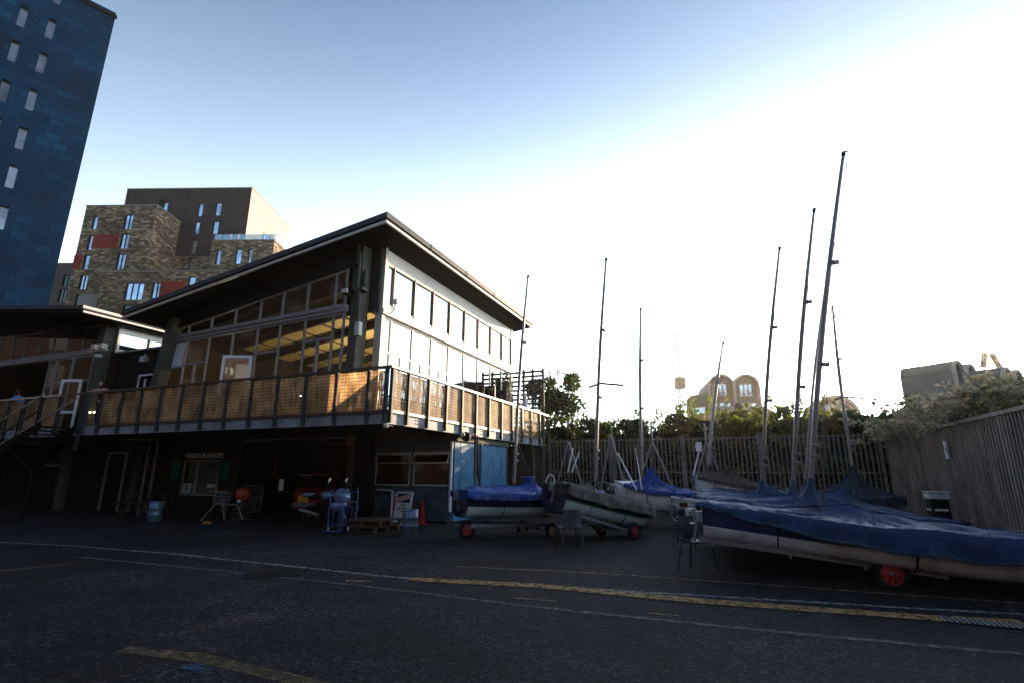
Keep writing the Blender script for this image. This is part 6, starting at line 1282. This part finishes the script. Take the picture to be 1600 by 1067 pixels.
# ticket bin by the corrugated fence
q = onW(1468, 800, -12.4); base = FB(q[0], -12.4, 0); t = thing('waste_bin', 'dark slim bin with a pale lid standing before the corrugated fence', 'bin', base, (0, 0, -YB+R(90)), local=True)
hb_ = onW(1466, 779, -12.4)[1]
mb = MB(); mb.cbox((0, 0, hb_/2), .36, .36, hb_); build('body', mb, M['black'], t); mb = MB(); mb.cbox((0, 0, hb_+.005+.06), .42, .42, .12); mb.cbox((0, 0, hb_+.16), .44, .44, .03); build('lid', mb, M['lightbox'], t)
mb = MB(); mb.cbox((.0, -.19, hb_-.25), .26, .02, .05); mb.cbox((.0, .19, hb_-.25), .26, .02, .05); mb.cbox((-.19, 0, hb_-.25), .02, .26, .05); mb.cbox((.19, 0, hb_-.25), .02, .26, .05); build('label_strip', mb, M['lightbox'], t)
# patio furniture on the side balcony (seen over the rail)
t = thing('folded_parasol', 'folded white parasol leaning on the far end of the side balcony', 'parasol', FB(10.9, .6, 2.95)); q = FB(10.9, .5, 2.95)
mb = MB(); mb.tube([q, q+ZD*1.1, q+ZD*2.05+UD*.1], [.02, .02, .02], 6); build('pole', mb, M['steel'], t); mb = MB(); mb.lathe([(.16, .75), (.13, 1.0), (.11, 1.5), (.05, 2.0), (0, 2.05)], q, n=10); build('canopy', mb, M['whitepipe'], t)

# ================================================================== UNSEEN BUILDINGS added behind the camera to block sky light, mirrored in the glazing
OB_ = thing('occluder_warehouse', 'unseen dark brick warehouse added across the yard to block sky light, mirrored in the clubhouse glazing', 'building', (-10, -34, 0))
mb = MB(); mb.box((-60, -44, 0), (105, 0, 0), (0, 12, 0), (0, 0, 19)); mb.prism([(-60, -44, 19), (-60, -32, 19), (-60, -38, 23)], (105, 0, 0)); build('walls', mb, M['darkbrick'], OB_)
for i in range(24):
    for j in range(5):
        f = MB(); f.box((-57+i*4.2, -32, 2+j*3.4), (1.5, 0, 0), (0, .06, 0), (0, 0, 2.1)); fo = build('window', f, M['greyframe'], OB_)
OW = thing('occluder_block', 'unseen dark brick block added left of the yard to block sky light, mirrored in the pavilion glazing', 'building', (-52, -5, 0))
mb = MB(); mb.box((-66, -30, 0), (14, 0, 0), (0, 54, 0), (0, 0, 30)); build('walls', mb, M['darkbrick'], OW)
for i in range(11):
    for j in range(8): f = MB(); f.box((-52, -27+i*4.6, 2+j*3.4), (.06, 0, 0), (0, 1.4, 0), (0, 0, 2.0)); build('window', f, M['greyframe'], OW)

# ================================================================== PEOPLE
def skin_mesh(chains, root=0, sub=2):
    """chains: list of point lists [(co, radius)...]; shared points joined by index name"""
    me = bpy.data.meshes.new('tmp'); V = []; E_ = []; idx = {}; rad = []
    for ch in chains:
        prev = None
        for (co, r_) in ch:
            k = tuple(round(c, 4) for c in co)
            if k not in idx: idx[k] = len(V); V.append(co); rad.append(r_)
            i = idx[k]
            if prev is not None and prev != i: E_.append((prev, i))
            prev = i
    me.from_pydata(V, E_, []); o = bpy.data.objects.new('tmp', me); COL.objects.link(o); md = o.modifiers.new('s', 'SKIN')
    for i, r_ in enumerate(rad): me.skin_vertices[0].data[i].radius = (r_, r_)
    me.skin_vertices[0].data[root].use_root = True; s = o.modifiers.new('u', 'SUBSURF'); s.levels = s.render_levels = sub
    dg = bpy.context.evaluated_depsgraph_get(); m2 = bpy.data.meshes.new_from_object(o.evaluated_get(dg)); bpy.data.objects.remove(o)
    mb = MB(); mb.add([v.co.copy() for v in m2.vertices], [tuple(p.vertices) for p in m2.polygons], 0, True); bpy.data.meshes.remove(m2); return mb
def person(lb, loc, rz, lean, top, bottom, hair, arms, hz=.0):
    """standing figure leaning forward by lean (x is forward); arms: list of (elbow, wrist) per side"""
    t = thing('person', lb, 'person', loc, (0, 0, rz), local=True); ln = math.radians(lean)
    def up(h, x=0, y=0): return (x+math.sin(ln)*(h-.95), y, .95+math.cos(ln)*(h-.95))
    pel = (0, 0, .95); ch = [[(pel, .125), (up(1.10), .115), (up(1.25), .13), (up(1.38), .115), (up(1.46), .055), (up(1.53), .052)]]
    for s_ in (-1, 1):
        ch.append([(pel, .125), ((.0, s_*.095, .86), .10), ((.03, s_*.10, .50), .062), ((-.02, s_*.10, .10), .042), ((.0, s_*.10, .045), .04), ((.14, s_*.11, .03), .03)])
        sh = up(1.40, 0, s_*.17); el, wr = arms[0 if s_ < 0 else 1]; ch.append([(up(1.38), .115), (sh, .058), (el, .042), (wr, .028)])
        d = (Vector(wr)-Vector(el)).normalized(); sd_ = d.cross(Vector((0, 0, 1))).normalized(); palm = Vector(wr)+d*.07; ch.append([(wr, .028), (tuple(palm), .032)])
        for k, (off, l_) in enumerate(((-.03, .06), (-.01, .075), (.01, .07), (.03, .055))):
            b = palm+sd_*off+d*.02; ch.append([(tuple(palm), .032), (tuple(b), .010), (tuple(b+d*l_*.5-ZD*.008), .009), (tuple(b+d*l_-ZD*.03), .008)])
        th = Vector(wr)+d*.03+sd_*-.035*s_; ch.append([(wr, .028), (tuple(th), .011), (tuple(th+d*.035-sd_*.02*s_), .009)])
    build('body', skin_mesh(ch), M['skin'], t)
    hd = Vector(up(1.63))+Vector((.02, 0, 0)); cb = bmesh.new(); bmesh.ops.create_icosphere(cb, subdivisions=3, radius=1); vs = []
    for v in cb.verts:
        c = v.co; x = c.x*.095; y = c.y*.075*(1-.18*max(0, -c.z)); z = c.z*.12
        if c.x > .8: x += .022*math.exp(-((c.y/.16)**2))*math.exp(-(((c.z+.1)/.25)**2))*1.2     # nose
        if c.x > .6: x -= .010*math.exp(-(((abs(c.y)-.38)/.16)**2))*math.exp(-(((c.z-.12)/.14)**2))  # eye sockets
        if abs(c.y) > .9: y *= 1+.12*math.exp(-((c.z/.25)**2))
        vs.append(hd+Vector((x, y, z)))
    F_ = [tuple(v.index for v in f.verts) for f in cb.faces]; mb = MB(); mb.add(vs, F_, 0, True); ho = build('head', mb, M['skin'], t)
    for s_ in (-1, 1): mb = MB(); mb.lathe([(0, -.008), (.012, -.004), (.012, .004), (0, .008)], hd+Vector((.088, s_*.03, .014)), (1, 0, 0), 10); build('eye', mb, M['black'], ho)
    mb = MB(); mb.tube([hd+Vector((.083, -.025, -.055)), hd+Vector((.093, 0, -.057)), hd+Vector((.083, .025, -.055))], .006, 6); build('mouth', mb, M['redpanel'], ho)
    mb = MB(); hv = []
    for v in cb.verts:
        c = v.co; k = 1.22 if (c.x < .35 or c.z > .45) else .9; hv.append(hd+Vector((c.x*.095*k-.008, c.y*.078*k*1.04, (c.z*.125*k+.008)-(hz*max(0, -c.x+.4) if c.z < -.2 else 0))))
    mb.add(hv, F_, 0, True); build('hair', mb, hair, t); cb.free()
    tc_ = [[((0, 0, .92), .135), (up(1.10), .125), (up(1.25), .14), (up(1.37), .122)]]
    if top is M['shirt']:
        for s_ in (-1, 1): sh = up(1.40, 0, s_*.17); el, wr = arms[0 if s_ < 0 else 1]; tc_.append([(up(1.37), .122), (sh, .07), (tuple(Vector(sh).lerp(Vector(el), .8)), .058)])
    else:
        for s_ in (-1, 1): tc_.append([(up(1.37), .122), (up(1.44, 0, s_*.07), .05)])
    build('top', skin_mesh(tc_), top, t)
    lg = [[((0, 0, .93), .135), ((.0, .095, .84), .108), ((.03, .10, .50), .075), ((-.02, .10, .12), .058)], [((0, 0, .93), .135), ((.0, -.095, .84), .108), ((.03, -.10, .50), .075), ((-.02, -.10, .12), .058)]]
    build('trousers', skin_mesh(lg), bottom, t)
    for s_ in (-.1, .1): mb = MB(); mb.hexa([(-.08, s_-.045, 0), (.20, s_-.04, 0), (.20, s_+.04, 0), (-.08, s_+.045, 0), (-.07, s_-.04, .09), (.17, s_-.03, .05), (.17, s_+.03, .05), (-.07, s_+.04, .09)]); build('shoe', mb, M['black'], t)
    return t
toward = math.atan2(-UD.y, -UD.x)
person('person in a dark red sleeveless top leaning on the balcony rail, brown hair', FB(.55, 12.55, 2.95), toward+.45, 24, M['maroon'], M['jeans'], M['hair'], [((.42, -.30, 1.22), (.50, -.05, 1.24)), ((.40, .26, 1.20), (.50, .04, 1.25))], .05)
person('person in a bright blue shirt stooping at the left balcony rail', FB(.38, 17.15, 2.95), math.atan2(WD.y, WD.x)+.3, 34, M['shirt'], M['jeans'], M['hair'], [((.62, -.22, .95), (.75, -.10, 1.12)), ((.60, .22, .95), (.75, .10, 1.12))])
# a tiny distant bird
t = thing('bird', 'tiny dark bird in the sky over the brick apartments', 'bird', pt(181.5, 297, 60)); q = pt(181.5, 297, 60); mb = MB(); mb.add([q+Vector((-.02, 0, 0)), q+Vector((.06, 0, .03)), q+Vector((.42, .1, .08)), q+Vector((.05, .12, .05)), q+Vector((-.32, .1, .12)), q+Vector((.0, .15, -.05)), q+Vector((.05, -.1, -.03))], [(0, 1, 2, 3), (0, 3, 4), (0, 6, 1), (0, 5, 6), (3, 5, 1)]); build('wings', mb, M['black'], t)

# ================================================================== HAZE volume added as a stand-in for lens glare near the sun
mb = MB(); mb.box((-170, -60, -1), (420, 0, 0), (0, 300, 0), (0, 0, 66)); hz = build('haze', mb, M['black'], kind='stuff')
hm, nt, p, o = newmat('glare_haze'); nt.nodes.remove(p); pv = nt.nodes.new('ShaderNodeVolumePrincipled'); pv.inputs['Color'].default_value = (1, .93, .84, 1); pv.inputs['Density'].default_value = .00022; pv.inputs['Anisotropy'].default_value = .65
nt.links.new(pv.outputs[0], o.inputs['Volume']); hz.data.materials.clear(); hz.data.materials.append(hm)
